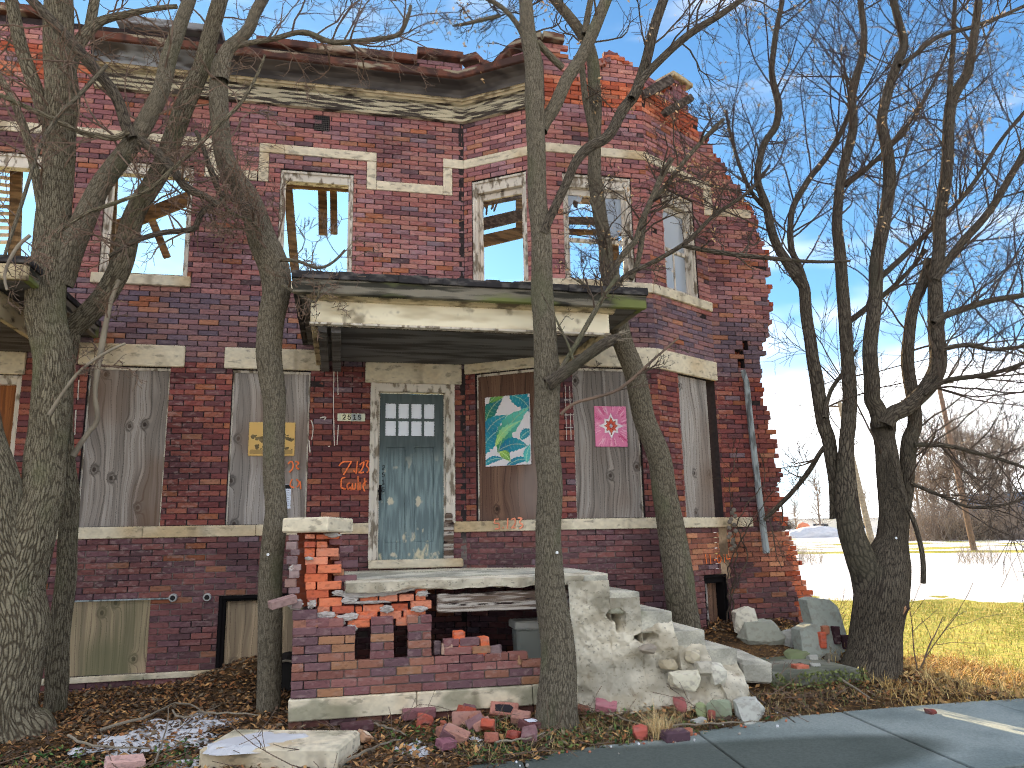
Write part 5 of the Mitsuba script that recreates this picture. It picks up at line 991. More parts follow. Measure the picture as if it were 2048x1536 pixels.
for i in range(90):
    a = prg.uniform(0, 6.283); r0, r1 = prg.uniform(.12, .17), prg.uniform(.2, .34); d = np.array([math.cos(a), math.sin(a)*1.15]); flat(m, BF, sg.LineString([c+d*r0, c+d*r1]).buffer(prg.uniform(.0015, .0045), cap_style=2).intersection(R_), -.0374+.00003*i, [S(244, 190, 210), S(206, 78, 128), S(238, 160, 190)][i % 3])
star = [c+np.array([math.cos(a), math.sin(a)])*r for a, r in ((math.pi/2+k*math.pi/8, (.150 if k % 4 == 0 else .118) if k % 2 == 0 else .085) for k in range(16))]
flat(m, BF, sg.Polygon(star), -.0338, S(236, 226, 228))
for k in range(8):
    a = math.pi/2+k*math.pi/4; d = np.array([math.cos(a), math.sin(a)]); n = np.array([-d[1], d[0]]); r = .108 if k % 4 == 0 else .088; P = sg.Polygon([c+d*.01, c+d*r*.5+n*.024, c+d*r, c+d*r*.5-n*.024]); flat(m, BF, P, -.0334, S(104, 26, 30)); flat(m, BF, P.buffer(-.0035), -.0330, S(206, 60, 48), S(224, 120, 96), (c, d*r))
flat(m, BF, sg.Point(c).buffer(.014), -.0326, S(170, 160, 170)); m.add('print', 'paint', K)
u0, z1 = ML.uz(498, 843); u1, z0 = ML.uz(588, 911)
K = panel(ML, u0, u1, z0, z1, -.056, -.040, S(206, 170, 104), 'landscape_picture', 'yellowed beige landscape picture on plywood, half hidden by the thin tree', 'picture'); m = MB()
for i in range(46):
    x, z = prg.uniform(u0+.03, u1-.03), prg.uniform(z0+.03, z0+(z1-z0)*.62); r = prg.uniform(.006, .022); flat(m, ML, sg.Point(x, z).buffer(r, 3).union(sg.Point(x+r, z+r*.5).buffer(r*.7, 3)), -.0396+.00004*i, S(120, 104, 74)*prg.uniform(.5, 1.2))
flat(m, ML, sg.box(u0+.02, z0+.02, u1-.02, z0+.07), -.0370, S(160, 132, 84)); m.add('print', 'paint', K)
u0, z1 = ML.uz(566, 968); u1, z0 = ML.uz(580, 1017)
K = panel(ML, u0, u1, z0, z1, -.059, -.057, S(206, 214, 230), 'paper_notice', 'narrow white paper notice with a black heading stapled to the plywood', 'notice'); m = MB(); flat(m, ML, sg.box(u0+.002, z1-.05, u1-.002, z1-.004), -.0566, S(26, 26, 30))
for i in range(8): flat(m, ML, sg.box(u0+.008, z1-.075-i*.024, u1-.012-.01*prg.random(), z1-.069-i*.024), -.0566, S(120, 126, 140))
m.add('print', 'paint', K)
u0, z1 = ML.uz(675, 827); u1, z0 = ML.uz(730, 843)
K = panel(ML, u0, u1, z0, z1, .004, .016, S(196, 200, 178), 'house_number_plate', 'weathered pale plate with the number 2515 beside the front door', 'number plate'); w_ = u1-u0
for i, (ch, bg, fg) in enumerate((('2', S(212, 208, 176), S(18, 18, 18)), ('5', S(212, 208, 176), S(18, 18, 18)), ('1', S(150, 156, 156), S(40, 42, 42)), ('5', S(150, 156, 156), S(40, 42, 42)))):
    a = u0+w_*(.13+.185*i); m = MB(); flat(m, ML, sg.box(a, z0+.006, a+w_*.18, z1-.006), .0165, bg); m.add('tile', 'paint', K)
    t = meshkit.text_mesh(ch, (z1-z0)*.62, .002, bold=True); v = np.asarray(t.vertices); w = ML.p0+(v[:, :1]+a+.010)*ML.t+(v[:, 2:]+.0167)*ML.n+np.c_[0*v[:, 0], 0*v[:, 0], v[:, 1]+z0+(z1-z0)*.2]; add('digit', (w, np.asarray(t.faces)), 'paint', K, color=fg)

# ------------------------------------------------------------------ rubble
drg = np.random.default_rng(33); lrg0 = np.random.default_rng(61)
def ground_at(x, y, dz=0.):                     # photograph position -> point on the yard
    d = ray(x, y); d = d/d[1]; Y = np.linspace(5.0, 9.1, 300); P = EYE+d*Y[:, None]; z = soil_h(P[:, 0], P[:, 1]) if abs(P[-1, 0]) < 7.5 else P[:, 0]*0
    z = np.where((P[:, 0] > 6.6) | (P[:, 0] < -7.6), 0., z); hit = np.nonzero(P[:, 2] <= np.maximum(z, 0)+dz)[0]
    return P[hit[0]] if len(hit) else atz(x, y, dz)
def rock(name, label, x, y, wpx, hpx, col, mt='rubble', cat='rubble chunk', group=None, dep=.8, lift=.3, n=26, seed=0):
    r = np.random.default_rng(seed+int(x*7+y)); p = at(x, y+hpx*.45, 6.55 if y > 1330 else 6.72) if name == 'foundation_stone' else ground_at(x, y+hpx*.5); s = depth(p)/F; w, h = wpx*s, hpx*s
    q = r.normal(0, 1, (n, 3)); q /= np.linalg.norm(q, axis=1, keepdims=True); q = np.clip(q*1.25, -.78, .78)*(1+.12*r.normal(0, 1, (n, 1))); hull = trimesh.convex.convex_hull(q); v = np.asarray(hull.vertices)
    v = v/np.abs(v).max(0)*np.array([w/2, w*dep/2, h/2]); a = r.uniform(-.5, .5); v = v @ rotM(a, r.uniform(-.12, .12), 0)[:3, :3].T
    m = trimesh.Trimesh(v, hull.faces).subdivide().subdivide().subdivide(); v = np.asarray(m.vertices); v = v*(1+.20*(meshkit.fbm(v*11+seed, 4, 5)-.5)+.07*(meshkit.fbm(v*50, 2, 6)-.5))[:, None]
    v = v+[p[0], p[1]+w*dep*.3, p[2]+h*(.5-.12)]
    if name == 'brick_shard': col = (np.asarray(col)*.75+np.mean(col)*.25)*.80
    k = add(name, (v, np.asarray(m.faces)), mt, color=col); tag(k, label, cat, group); return k
GR, GN, PL = S(164, 164, 158), S(138, 146, 124), S(206, 200, 184)
for a in (('concrete_chunk', 'pale jagged concrete chunk under the broken cellar window', 1496, 1240, 66, 70, PL), ('concrete_chunk', 'large greenish concrete block with a flat top beside the wall end', 1536, 1264, 94, 56, S(150, 152, 140)), ('stone_block', 'small grey stone block between the concrete block and the leaning slab', 1589, 1275, 40, 40, GR), ('concrete_chunk', 'mossy green chunk lying on the walkway slab', 1600, 1312, 46, 28, S(122, 132, 98)), ('concrete_chunk', 'pale flat chunk beside the mossy one on the walkway', 1628, 1318, 24, 18, GR), ('concrete_chunk', 'little grey block in front of the leaning slab', 1634, 1333, 24, 17, GR), ('concrete_chunk', 'dark chunk at the foot of the leaning slab', 1668, 1316, 30, 26, S(108, 104, 92)),
          ('boulder', 'big grey boulder among leaves next to the pavement', 1513, 1424, 84, 50, S(176, 176, 168)), ('boulder', 'grey-green boulder left of the biggest one by the pavement', 1444, 1420, 54, 44, GN), ('concrete_chunk', 'greenish squared chunk in front of the crumbling steps', 1403, 1390, 34, 32, S(168, 164, 130)), ('concrete_chunk', 'green-stained chunk left of the grey-green boulder', 1410, 1422, 26, 34, S(146, 156, 116)), ('concrete_chunk', 'flat grey chunk near the red shard by the pavement', 1400, 1443, 34, 14, GR), ('stone', 'round purple-grey stone below the lowest step', 1420, 1378, 30, 22, S(116, 104, 112)), ('stone', 'grey-blue stone right of the purple one', 1452, 1384, 26, 24, S(150, 152, 158)),
          ('foundation_stone', 'pale stone at the lower right of the crumbling flank', 1376, 1364, 62, 44, S(206, 200, 180)), ('foundation_stone', 'rounded grey stone embedded at the broken edge of the steps', 1414, 1338, 36, 30, S(178, 172, 158)), ('foundation_stone', 'light stone standing under the broken edge of the steps', 1440, 1344, 32, 46, S(204, 200, 186)), ('foundation_stone', 'tan stone set in the flank below the middle step', 1340, 1330, 34, 24, S(176, 164, 140)), ('foundation_stone', 'grey stone peeping from the flank beside the lower hole', 1296, 1298, 34, 20, S(150, 140, 128)), ('foundation_stone', 'rusty-edged stone near the upper end of the broken edge', 1390, 1312, 32, 24, S(190, 180, 158)), ('concrete_chunk', 'white frosty lump at the right bottom of the porch wall', 1166, 1370, 40, 18, S(200, 200, 200)),
          ('brick_shard', 'small orange-red shard at the foot of the steps near the straight tree', 1174, 1351, 22, 18, S(206, 96, 74)), ('brick_shard', 'red shard left of the rough flank, lower one', 1158, 1365, 20, 16, S(186, 78, 62)), ('brick_shard', 'red shard half buried at the base of the rough flank', 1236, 1366, 30, 16, S(206, 92, 76)), ('brick_shard', 'pinkish red chunk standing in front of the flank', 1297, 1392, 26, 30, S(200, 92, 92)), ('brick_shard', 'rose-red chunk right of the straw tuft', 1363, 1409, 26, 32, S(196, 98, 96)), ('brick_shard', 'rust-red shard beside the green-stained chunk', 1426, 1431, 18, 26, S(172, 74, 54)), ('brick_shard', 'bright red broken brick at the left of the straw tuft', 1284, 1467, 32, 36, S(214, 84, 60)), ('brick_shard', 'small orange shard at the pavement edge', 1378, 1466, 22, 20, S(196, 108, 72)), ('brick_shard', 'small brown brick piece right of the straight tree', 1169, 1419, 26, 20, S(150, 88, 64)), ('brick_shard', 'red and black brick lump on the pavement edge right of the big tree', 1866, 1424, 22, 16, S(146, 62, 50)), ('brick_shard', 'crumbled red brick spot on the pavement near the bottom', 1802, 1528, 40, 12, S(150, 66, 58)),
          ('brick_shard', 'orange-red triangular brick piece next to the fallen brick pile', 850, 1440, 36, 28, S(206, 86, 56)), ('brick_shard', 'tiny orange shard left of the pile', 887, 1447, 14, 12, S(202, 98, 60))):
    rock(*a[:2], *a[2:6], a[6], cat={'stone': 'stone', 'stone_block': 'stone', 'boulder': 'boulder', 'brick_shard': 'brick shard', 'foundation_stone': 'stone', 'concrete_chunk': 'concrete chunk'}[a[0]], mt='brick' if a[0] == 'brick_shard' else 'rubble', seed=3)
def fallen(x, y, yaw, pitch, roll, col, label, size=(.205, .095, .058), spot=None, lift=0.):
    p = ground_at(x, y, .055+lift); size = np.array(size)*1.14; m = MB(); v, f = bevbox(-size/2, size/2, .006); v = v+drg.uniform(-.003, .003, v.shape); M = rotM(yaw, pitch, roll, p); key = thing('fallen_brick', label, 'brick')
    add('body', (v @ M[:3, :3].T+M[:3, 3], f), 'brick', key, color=col)
    if spot is not None:                         # the dark frog or frost on one face
        ax, c2 = spot; q = np.array([[-.30, -.28], [.25, -.33], [.33, .1], [.2, .3], [-.1, .26], [-.33, .22]]); e = np.zeros((6, 3)); o = [i for i in range(3) if i != abs(ax)-1]
        for i in (0, 1): e[:, o[i]] = q[:, i]*size[o[i]]
        e[:, abs(ax)-1] = np.sign(ax)*(size[abs(ax)-1]/2+.0035); f2 = np.array([[0, i, i+1] for i in range(1, 5)]); add('face_patch', (e @ M[:3, :3].T+M[:3, 3], f2), 'paint', key, color=c2)
PK, PU, RD = S(180, 132, 118), S(128, 96, 98), S(176, 88, 70)
for a in ((837, 1425, .1, .0, .1, S(128, 88, 92), 'long dull purple brick lying at the left of the pile', (.24, .10, .07)), (926, 1392, .2, .5, .0, PK, 'pink brick leaning on the pale base stone'), (940, 1410, .25, .05, .3, S(140, 92, 84), 'brick with a black hollow on top in the middle of the pile', (.205, .10, .06), (3, S(40, 36, 40))), (933, 1438, -.05, .05, 1.15, S(168, 124, 112), 'brick showing a white face with a black spot', (.21, .10, .06), (-3, S(214, 210, 208))), (1011, 1384, -.2, -.2, .2, PK*1.1, 'bright pink brick on top of the heap by the straight tree'), (991, 1399, .2, .1, .0, S(132, 112, 124), 'grey-violet brick under the bright pink one'), (1008, 1420, -.25, .1, .9, S(178, 122, 108), 'brick with a large black frog facing the street', (.21, .10, .06), (3, S(38, 34, 40))), (976, 1455, 1.35, .55, .1, S(176, 86, 66), 'red brick propped upright in front of the pile'), (983, 1474, 1.4, .2, .0, S(160, 100, 84), 'brown-red brick lying below the upright one'), (1061, 1450, .5, .1, .2, S(104, 66, 66), 'dark brick with frost on top beside the straight tree', (.16, .10, .06), (3, S(214, 220, 232))),
          (729, 1473, 1.1, .3, .6, S(190, 150, 118), 'small tan brick beside the corner of the fallen slab', (.13, .08, .05), (3, S(226, 206, 180))), (714, 1453, .1, .0, .0, S(84, 56, 60), 'dark purple brick flat behind the fallen slab', (.22, .12, .05)), (892, 1488, .5, .1, .1, S(140, 92, 104), 'mauve half brick in front of the pile', (.12, .09, .055)), (1212, 1412, -.35, .15, .4, S(172, 112, 122), 'pale mauve half brick right of the straight tree', (.16, .10, .06)), (1350, 1470, .1, .0, .1, S(88, 66, 76), 'dark violet brick block at the pavement edge', (.18, .10, .06)), (1600, 1338, .1, .0, .05, S(214, 124, 96), 'orange-faced brick on the walkway slab', (.12, .10, .075)), (250, 1526, .4, .1, .15, S(206, 166, 158), 'pale pink brick in the bottom left corner among snow', (.22, .11, .06)), (1030, 1470, .9, .2, .1, S(150, 70, 58), 'rust brick piece between the pile and the frosty brick', (.10, .09, .05)), (905, 1420, -.3, .1, .2, S(150, 98, 92), 'brown brick wedged under the spotted one', (.18, .09, .055))):
    fallen(*a)
HC = (('pink', PK), ('purple', PU*1.2), ('red', RD*.9), ('brown', S(158, 108, 92)), ('dark mauve', S(110, 78, 82)))
for i in range(15):
    x, y = 850+(i//5)*74+drg.uniform(0, 66), 1392+drg.uniform(0, 80); n_, c_ = HC[(i*2) % 5]
    fallen(x, y, drg.uniform(-1.4, 1.4), drg.uniform(-.5, .5), drg.uniform(-.5, .5), c_*drg.uniform(.92, 1.08), ('left-hand', 'middle', 'right-hand')[i//5]+f' one of three small broken {n_} bricks in the heap below the porch wall', (.205*drg.uniform(.5, .9), .095, .06), lift=.02)
def block(name, label, cat, lo, hi, mt, M, parts=None, bev=.015, jit=.006):
    m = MB(); m.box(lo, hi, bev=bev, M=M, jit=jit); k = m.add(name, mt); tag(k, label, cat); return k
# the slab that fell off the porch, front left
p = np.array([(-.95+.17)/2-.02, 5.98, .0])
SL = block('fallen_slab', 'long limestone coping slab lying in the leaves at the front left', 'stone slab', (-.50, -.27, .0), (.50, .27, .155), 'limestone', rotM(-.31, .0, .0, (-.37, 6.22, .015)), bev=.02)
block('walkway_slab', 'grey concrete walkway slab at the bottom of the steps with a mossy front', 'slab', (4.02, 6.95, -.05), (4.98, 8.50, .262), 'walk_stone', np.eye(4), bev=.02)
# leaning slab
P = sg.Polygon([(at(x, y, 7.62)[0], at(x, y, 7.62)[2]) for x, y in ((1610, 1330), (1606, 1262), (1634, 1248), (1626, 1202), (1640, 1197), (1672, 1201), (1688, 1216), (1704, 1290), (1706, 1326))])
k = extr(P, 0, -.17, np.array([0, 7.62, 0]), np.array([1., 0, 0]), np.array([0, -1., 0])).subdivide().subdivide(); v = np.asarray(k.vertices).copy(); v[:, 1] += (v[:, 2]-.2)*.18+.05*(meshkit.fbm(v*7, 3)-.5); v[:, [0, 2]] += .02*(meshkit.fbm(v*9+3, 3)-.5)[:, None]
k = add('leaning_slab', (v, np.asarray(k.faces)), 'rubble', color=S(150, 156, 148)); tag(k, 'broken grey masonry slab leaning upright against the big right tree', 'masonry slab')
for (x, y, w, h, c) in ((1672, 1270, 12, 34, S(62, 40, 46)), (1690, 1284, 12, 26, S(58, 38, 44)), (1645, 1280, 12, 30, S(196, 96, 72)), (1650, 1260, 14, 16, S(170, 110, 84))):
    q = at(x, y, 7.60+(at(x, y, 7.6)[2]-.2)*.18); s = depth(q)/F; m = MB(); m.box((q[0]-w*s/2, q[1]-.03, q[2]-h*s/2), (q[0]+w*s/2, q[1]+.06, q[2]+h*s/2), c, .005, jit=.004); m.add('brick', 'brick', k)
# dark culvert pipe between the thin tree and the porch wall
P = np.c_[lrg0.uniform(4.0, 5.0, 420), 6.93+lrg0.normal(0, .035, 420)]; nmoss = len(P)
m = MB()
for q in P:
    z = lrg0.uniform(.06, .268); a = lrg0.normal(0, 1, 3); a = unit(a)*.020; b = unit(np.cross(a, lrg0.normal(0, 1, 3)))*.012; c = np.array([q[0], q[1]-.03-.05*(1-z/.27), z]); m.raw([c-a, c+b, c+a, c-b], [[0, 1, 2], [0, 2, 3]], S(104, 112, 66)*lrg0.uniform(.6, 1.3))
tag(m.add('moss', 'leaf', kind='stuff'), 'green moss and weeds on the front edge of the walkway slab', 'moss')
k = thing('drain_pipe', 'black pipe mouth between the thin tree and the porch wall', 'pipe'); c = ground_at(566, 1400); th = np.linspace(0, 2*np.pi, 25); m = MB()
m.tube([c+[.0, .25, .14], c+[0, .75, .16]], .17, 20, S(30, 28, 28), cap=True); m.tube([c+[0, .22, .14]+.175*np.array([math.cos(a), 0, math.sin(a)]) for a in th], .012, 6, S(120, 112, 100)); m.add('pipe', 'paint', k)

# ------------------------------------------------------------------ snow patches, leaves, grass, fallen twigs
def patch(label, x, y, wpx, hpx, seed, on=None):
    G_ = ground_at if on is None else (lambda a, b: atz(a, b, on)); p = G_(x, y); s = depth(p)/F; rx = wpx*s/2; q = G_(x, y-hpx/2); q2 = G_(x, y+hpx/2); ry = max(.05, abs(q[1]-q2[1])/2); n = 34
    g = np.linspace(-1.2, 1.2, n); X, Y = np.meshgrid(g, g, indexing='ij'); nz = meshkit.fbm(np.stack([X*2.2+seed, Y*2.2, X*0+seed], -1), 4, 7); e = 1-(X**2+Y**2)+(nz-.5)*2.2
    wx, wy = p[0]+X*rx, p[1]+Y*ry; base = soil_h(wx, wy) if on is None else wx*0+on; Z = base-.03+(.055 if on is None else .042)*np.clip(e*1.6, 0, 1)**.6+.012*(nz-.5)
    i, j = np.meshgrid(np.arange(n-1), np.arange(n-1), indexing='ij'); a = (i*n+j).ravel(); f = np.stack([a, a+n, a+n+1, a+1], -1); f = f[(e.ravel()[f] > -.15).any(1)]; f = np.vstack([f[:, [0, 1, 2]], f[:, [0, 2, 3]]])
    k = add('snow_patch', (np.c_[wx.ravel(), wy.ravel(), Z.ravel()], f), 'snow', smooth=True); tag(k, label, 'snow patch'); return k
patch('snow patch left of the fallen slab, the broadest one', 290, 1482, 260, 56, 1); patch('snow patch between the sticks behind the fallen slab', 385, 1446, 210, 36, 2); patch('snow patch in front of the fallen slab', 440, 1524, 260, 34, 3); patch('bluish snow patch at the bottom between slab and pavement', 826, 1500, 74, 40, 4); patch('small snow lump near the bottom beside the frosty brick', 955, 1487, 34, 18, 5)
patch('thin snow lying on top of the fallen slab', 520, 1478, 190, 30, 6, on=.172)
lrg = np.random.default_rng(44)
def scatter(n, box, dens):
    out = []
    while len(out) < n:
        p = np.array([lrg.uniform(box[0], box[1]), lrg.uniform(box[2], box[3])])
        if lrg.random() < dens(*p): out.append(p)
    return np.array(out)
LP = [S(*c) for c in ((116, 86, 58), (94, 70, 50), (150, 112, 74), (78, 60, 48), (172, 132, 86), (112, 98, 80), (68, 54, 44), (132, 88, 56), (88, 76, 62), (62, 50, 42))]
def leaves(n, box, dens, pal, size, name, label, cat, hf, flatness=.35):
    P = scatter(n, box, dens); Z = hf(P[:, 0], P[:, 1]); V, Fc, Cc = [], [], []
    a = lrg.uniform(0, 6.283, n); L = size*lrg.uniform(.6, 1.3, n); W = L*lrg.uniform(.35, .6, n); nx, ny = lrg.normal(0, flatness, n), lrg.normal(0, flatness, n); cur = lrg.uniform(-.3, .5, n)
    t = np.stack([np.cos(a), np.sin(a), nx], 1); t /= np.linalg.norm(t, axis=1, keepdims=True); b = np.stack([-np.sin(a), np.cos(a), ny], 1); up = np.cross(t, b); c = np.c_[P, Z+.012+.012*lrg.random(n)+np.abs(nx)*L*.4]
    pts = np.stack([c-t*L[:, None]*.5, c+b*W[:, None]*.5+up*(cur*W*.5)[:, None], c+t*L[:, None]*.5+up*(cur*L*.3)[:, None], c-b*W[:, None]*.5+up*(cur*W*.5)[:, None], c], 1)
    V = pts.reshape(-1, 3); base = (np.arange(n)*5)[:, None, None]; Fc = (base+np.array([[0, 1, 4], [1, 2, 4], [2, 3, 4], [3, 0, 4]])[None]).reshape(-1, 3); col = np.array([pal[i] for i in lrg.integers(0, len(pal), n)])*lrg.uniform(.7, 1.25, (n, 1)); Cc = np.repeat(col, 5, 0)
    k = add(name, (V, Fc), 'leaf', color=Cc, kind='stuff'); tag(k, label, cat); return k
def edge_y(x): return np.interp(x, EX, EY)
def inyard(x, y): return 1. if y > edge_y(x)-.03+.10*lrg.normal() and not (x > -.35 and x < 2.1 and y > 6.86) and not (2. < x < 3.75 and y > 6.75) and not (4.0 < x < 5.0 and 6.95 < y < 8.5 and lrg.random() < .9) else 0.
leaves(23000, (-4.5, 6.2, 5.5, 8.95), lambda x, y: inyard(x, y)*(.95 if x < -.3 or x > 4.8 else .75), [c*1.22 for c in LP], .056, 'leaf_litter', 'brown fallen leaves covering the yard in front of the house', 'leaves', soil_h)
leaves(2600, (-2.8, 3.6, 5.5, 6.75), lambda x, y: inyard(x, y)*float(meshkit.fbm(np.array([x*1.3, y*2, 1.]), 3) > .46), [S(60, 92, 48), S(84, 110, 58), S(48, 76, 44), S(110, 124, 66)], .042, 'ground_ivy', 'small green ivy leaves low among the litter', 'ivy', soil_h, .5)
leaves(2600, (5.2, 7.2, 6.35, 8.6), lambda x, y: 1., [S(176, 138, 88), S(150, 110, 70), S(196, 164, 108), S(124, 96, 66)], .075, 'leaf_litter', 'orange dead leaves in the grass right of the big tree', 'leaves', lambda x, y: np.maximum(soil_h(x, y), lawn_h(x, y)))
def blades(P, Z, hgt, wid, pal, name, label, cat, bend=.5, mt='leaf', flop=0.):
    n = len(P); a = lrg.uniform(0, 6.283, n); H = hgt*lrg.uniform(.4, 1.2, n); d = np.stack([np.cos(a), np.sin(a)], 1)*(H*lrg.uniform(.2, 1, n)*bend)[:, None]; s = np.stack([-np.sin(a), np.cos(a)], 1)*(wid/2)
    Hz = H*np.clip(1-flop*lrg.random(n), .1, 1); b = np.c_[P, Z-.01]; m_ = b+np.c_[d*.35, Hz*.6]; t = b+np.c_[d, Hz]; s3 = np.c_[s, 0*s[:, 0]]; V = np.stack([b-s3, b+s3, m_-s3*.7, m_+s3*.7, t], 1).reshape(-1, 3)
    Fc = ((np.arange(n)*5)[:, None, None]+np.array([[0, 1, 3], [0, 3, 2], [2, 3, 4]])[None]).reshape(-1, 3); c = np.repeat(np.array([pal[i] for i in lrg.integers(0, len(pal), n)])*lrg.uniform(.75, 1.2, (n, 1)), 5, 0)
    k = add(name, (V, Fc), mt, color=c, kind='stuff'); tag(k, label, cat); return k
GP = [S(180, 168, 94), S(158, 156, 80), S(200, 184, 116), S(128, 134, 64), S(170, 150, 90)]
P = scatter(16000, (5.3, 13.5, 6.3, 17.5), lambda x, y: 1. if x > 5.6+.0*(y) and x*.62+y*.78 < 19.5 and x > (y-9)*.25+5.4 and not (y > 8.9 and x < 6.4) else 0.); blades(P, lawn_h(P[:, 0], P[:, 1]), .075, .011, GP, 'grass', 'short yellowing lawn grass right of the house', 'grass', .9)
P = scatter(5200, (5.0, 7.4, 6.30, 8.4), lambda x, y: 1. if y > edge_y(x)+.0 and math.hypot(x-5.35, y-7.2) > .36 else 0.); blades(P, np.maximum(soil_h(P[:, 0], P[:, 1]), lawn_h(P[:, 0], P[:, 1])), .20, .007, [S(206, 176, 112), S(184, 150, 92), S(226, 200, 140), S(150, 124, 80)], 'dry_grass', 'tangled dry straw grass along the pavement right of the big tree', 'grass', 1.2, flop=.85)
P = scatter(2300, (.9, 5.0, 5.7, 6.8), lambda x, y: inyard(x, y)*.8); blades(P, soil_h(P[:, 0], P[:, 1]), .13, .005, [S(176, 150, 104), S(104, 116, 66), S(200, 178, 128), S(130, 110, 76)], 'dry_grass', 'sparse dry grass and weeds along the left pavement edge', 'grass', 1.2, flop=.7)
c = ground_at(1322, 1480); P = c[:2]+lrg.normal(0, .045, (260, 2)); blades(P, soil_h(P[:, 0], P[:, 1]), .26, .006, [S(216, 190, 140), S(196, 166, 116), S(232, 212, 166)], 'straw_tuft', 'pale straw tuft hanging over the pavement edge', 'grass tuft', 1.1, flop=.5)
labels[[k for k in labels if k.startswith('straw_tuft')][-1]].pop('kind', None)
def stick(pts, r, label, mt='twig_pale', group=None):
    P = np.array([ground_at(x, y, .03+.02*i % .04) for i, (x, y) in enumerate(pts)]); q = spline(np.c_[P, np.linspace(r, r*.5, len(P))], 14); q[:, 2] += .012*np.abs(np.sin(np.arange(14)))+.015; v, f = tube(q[:, :3], q[:, 3], 5); k = add('fallen_branch', (v, f), mt); tag(k, label, 'branch', group)
for a in (([(136, 1475), (210, 1500), (300, 1503)], .011, 'pale stick lying across the leaves at the bottom left'), ([(200, 1464), (290, 1440), (352, 1412), (400, 1424)], .012, 'long crooked stick behind the snow patches'), ([(345, 1424), (372, 1440), (440, 1415)], .009, 'thin pale stick in front of the dirt mound'), ([(395, 1428), (440, 1432), (520, 1436)], .010, 'straight stick near the foot of the thin tree'), ([(310, 1530), (330, 1470), (336, 1420)], .008, 'upright-looking thin stick among the snow'), ([(680, 1536), (740, 1505), (800, 1485)], .012, 'light stick running from the slab corner towards the pavement'), ([(745, 1452), (790, 1466), (812, 1476)], .010, 'short pale stick left of the brick pile'), ([(1440, 1412), (1490, 1380), (1540, 1420), (1590, 1450)], .010, 'forked grey branch over the boulders', 'twig_dark'), ([(1660, 1322), (1690, 1368), (1740, 1400)], .014, 'curved stick at the foot of the big right tree'), ([(1345, 1456), (1440, 1452), (1530, 1448)], .008, 'thin straw-coloured stick along the pavement edge'), ([(1190, 1400), (1240, 1440), (1290, 1456)], .007, 'thin pale stalk right of the straight tree'), ([(990, 1490), (1050, 1484), (1090, 1470)], .009, 'pale stick below the frosty brick')): stick(*a)
tw = Twigs()
for i in range(170):
    x = lrg.uniform(-3.5, 5.0); y = lrg.uniform(edge_y(x)+.05, min(edge_y(x)+1.6, 8.8))
    if inyard(x, y): tw.grow([x, y, float(soil_h(np.array([x]), np.array([y]))[0])+.03], [*lrg.normal(0, 1, 2), .02], lrg.uniform(.2, .7), lrg.uniform(.002, .005), 1, wig=.3, up=-.02, kids=1.5)
tag(add('twig_litter', tw.mb.mesh(), 'twig_red', kind='stuff'), 'thin broken twigs strewn over the yard', 'twigs')
m = MB()
for i in range(34):
    x = lrg.uniform(.2, 4.5); y = edge_y(x)+lrg.normal(.0, .12); s = trimesh.creation.icosphere(1); z = max(.02, float(soil_h(np.array([x]), np.array([y]))[0])+.012); m.raw(np.asarray(s.vertices)*lrg.uniform(.006, .014, 3)+[x, y, z], s.faces, [S(226, 226, 230), S(170, 90, 70), S(150, 146, 140), S(196, 120, 90)][i % 4])
tag(m.add('gravel', 'rubble', kind='stuff'), 'small white and red pebbles along the pavement edge', 'pebbles')

# ------------------------------------------------------------------ the far side of the snowy field
frg = np.random.default_rng(55)
def polar(x, y, r): d = ray(x, 1060); d = d/np.hypot(d[0], d[1]); return np.array([d[0]*r, d[1]*r, 0.])
def far_tree(name, label, x, r, h, mt='twig_dark', spread=.8, dense=1., bush=False, cat='tree', group=None):
    key = thing(name, label, cat, group); p = polar(x, 1060, r); p[2] = -.1; n = 12; P = p+np.c_[np.cumsum(frg.normal(0, .05*h/12, (n, 2)), 0), np.linspace(0, h*(.35 if bush else .85), n)]; R = np.linspace(h*.016+.04, h*.004, n); v, f = tube(P, R, 6); add('trunk', (v, f), mt, key); tw = Twigs(); q = np.c_[P, R]
    old = trg.bit_generator.state
    for _ in range(int(26*dense)):
        i = frg.integers(2 if not bush else 0, n-1); a = frg.uniform(0, 6.283); tw.grow(P[i], [math.cos(a)*spread, math.sin(a)*spread, .8], h*frg.uniform(.18, .42), h*.005, 2, wig=.4, up=.12, kids=4.5, spread=.75, sides=3)
    m = tw.mb; v, f = m.mesh(); add('crown', (v, f), mt, key, kind='stuff'); return key
FT = [(1640, 150, 12, 'slender bare tree above the snow heaps at the far end of the field'), (1592, 170, 9, 'small bare tree left of the snow heaps, far away'), (1842, 120, 13, 'bare tree at the left end of the far thicket'), (1872, 112, 15, 'tall bare tree second from the left in the far thicket'), (1905, 118, 16, 'tallest bare tree left of the brown pole in the far thicket'), (1935, 110, 15, 'bare tree just behind the right-hand pole'), (1968, 115, 15, 'bare tree right of the right-hand pole'), (2000, 108, 13, 'bare tree above the brown brush near the right edge'), (2035, 112, 14, 'bare tree at the right edge over the blue shed'), (1735, 190, 11, 'faint far tree between the two stems of the big tree')]
for x, r, h, lab in FT: far_tree('distant_tree', lab, x, r, h, 'twig_far', dense=2.4 if x > 1800 else 1.2)
far_tree('evergreen_bush', 'dark rounded evergreen bush left of the snow heaps', 1578, 160, 5.5, 'twig_dark', 1.0, 3.0, True, 'bush')
tw = Twigs()
for i in range(1100):
    x = frg.uniform(1815, 2075); p = polar(x, 1060, frg.uniform(96, 112)); tw.grow(p, [frg.normal(0, .5), frg.normal(0, .5), 1], frg.uniform(2.2, 5.6), .03, 1, wig=.4, kids=5, spread=.8, sides=3)
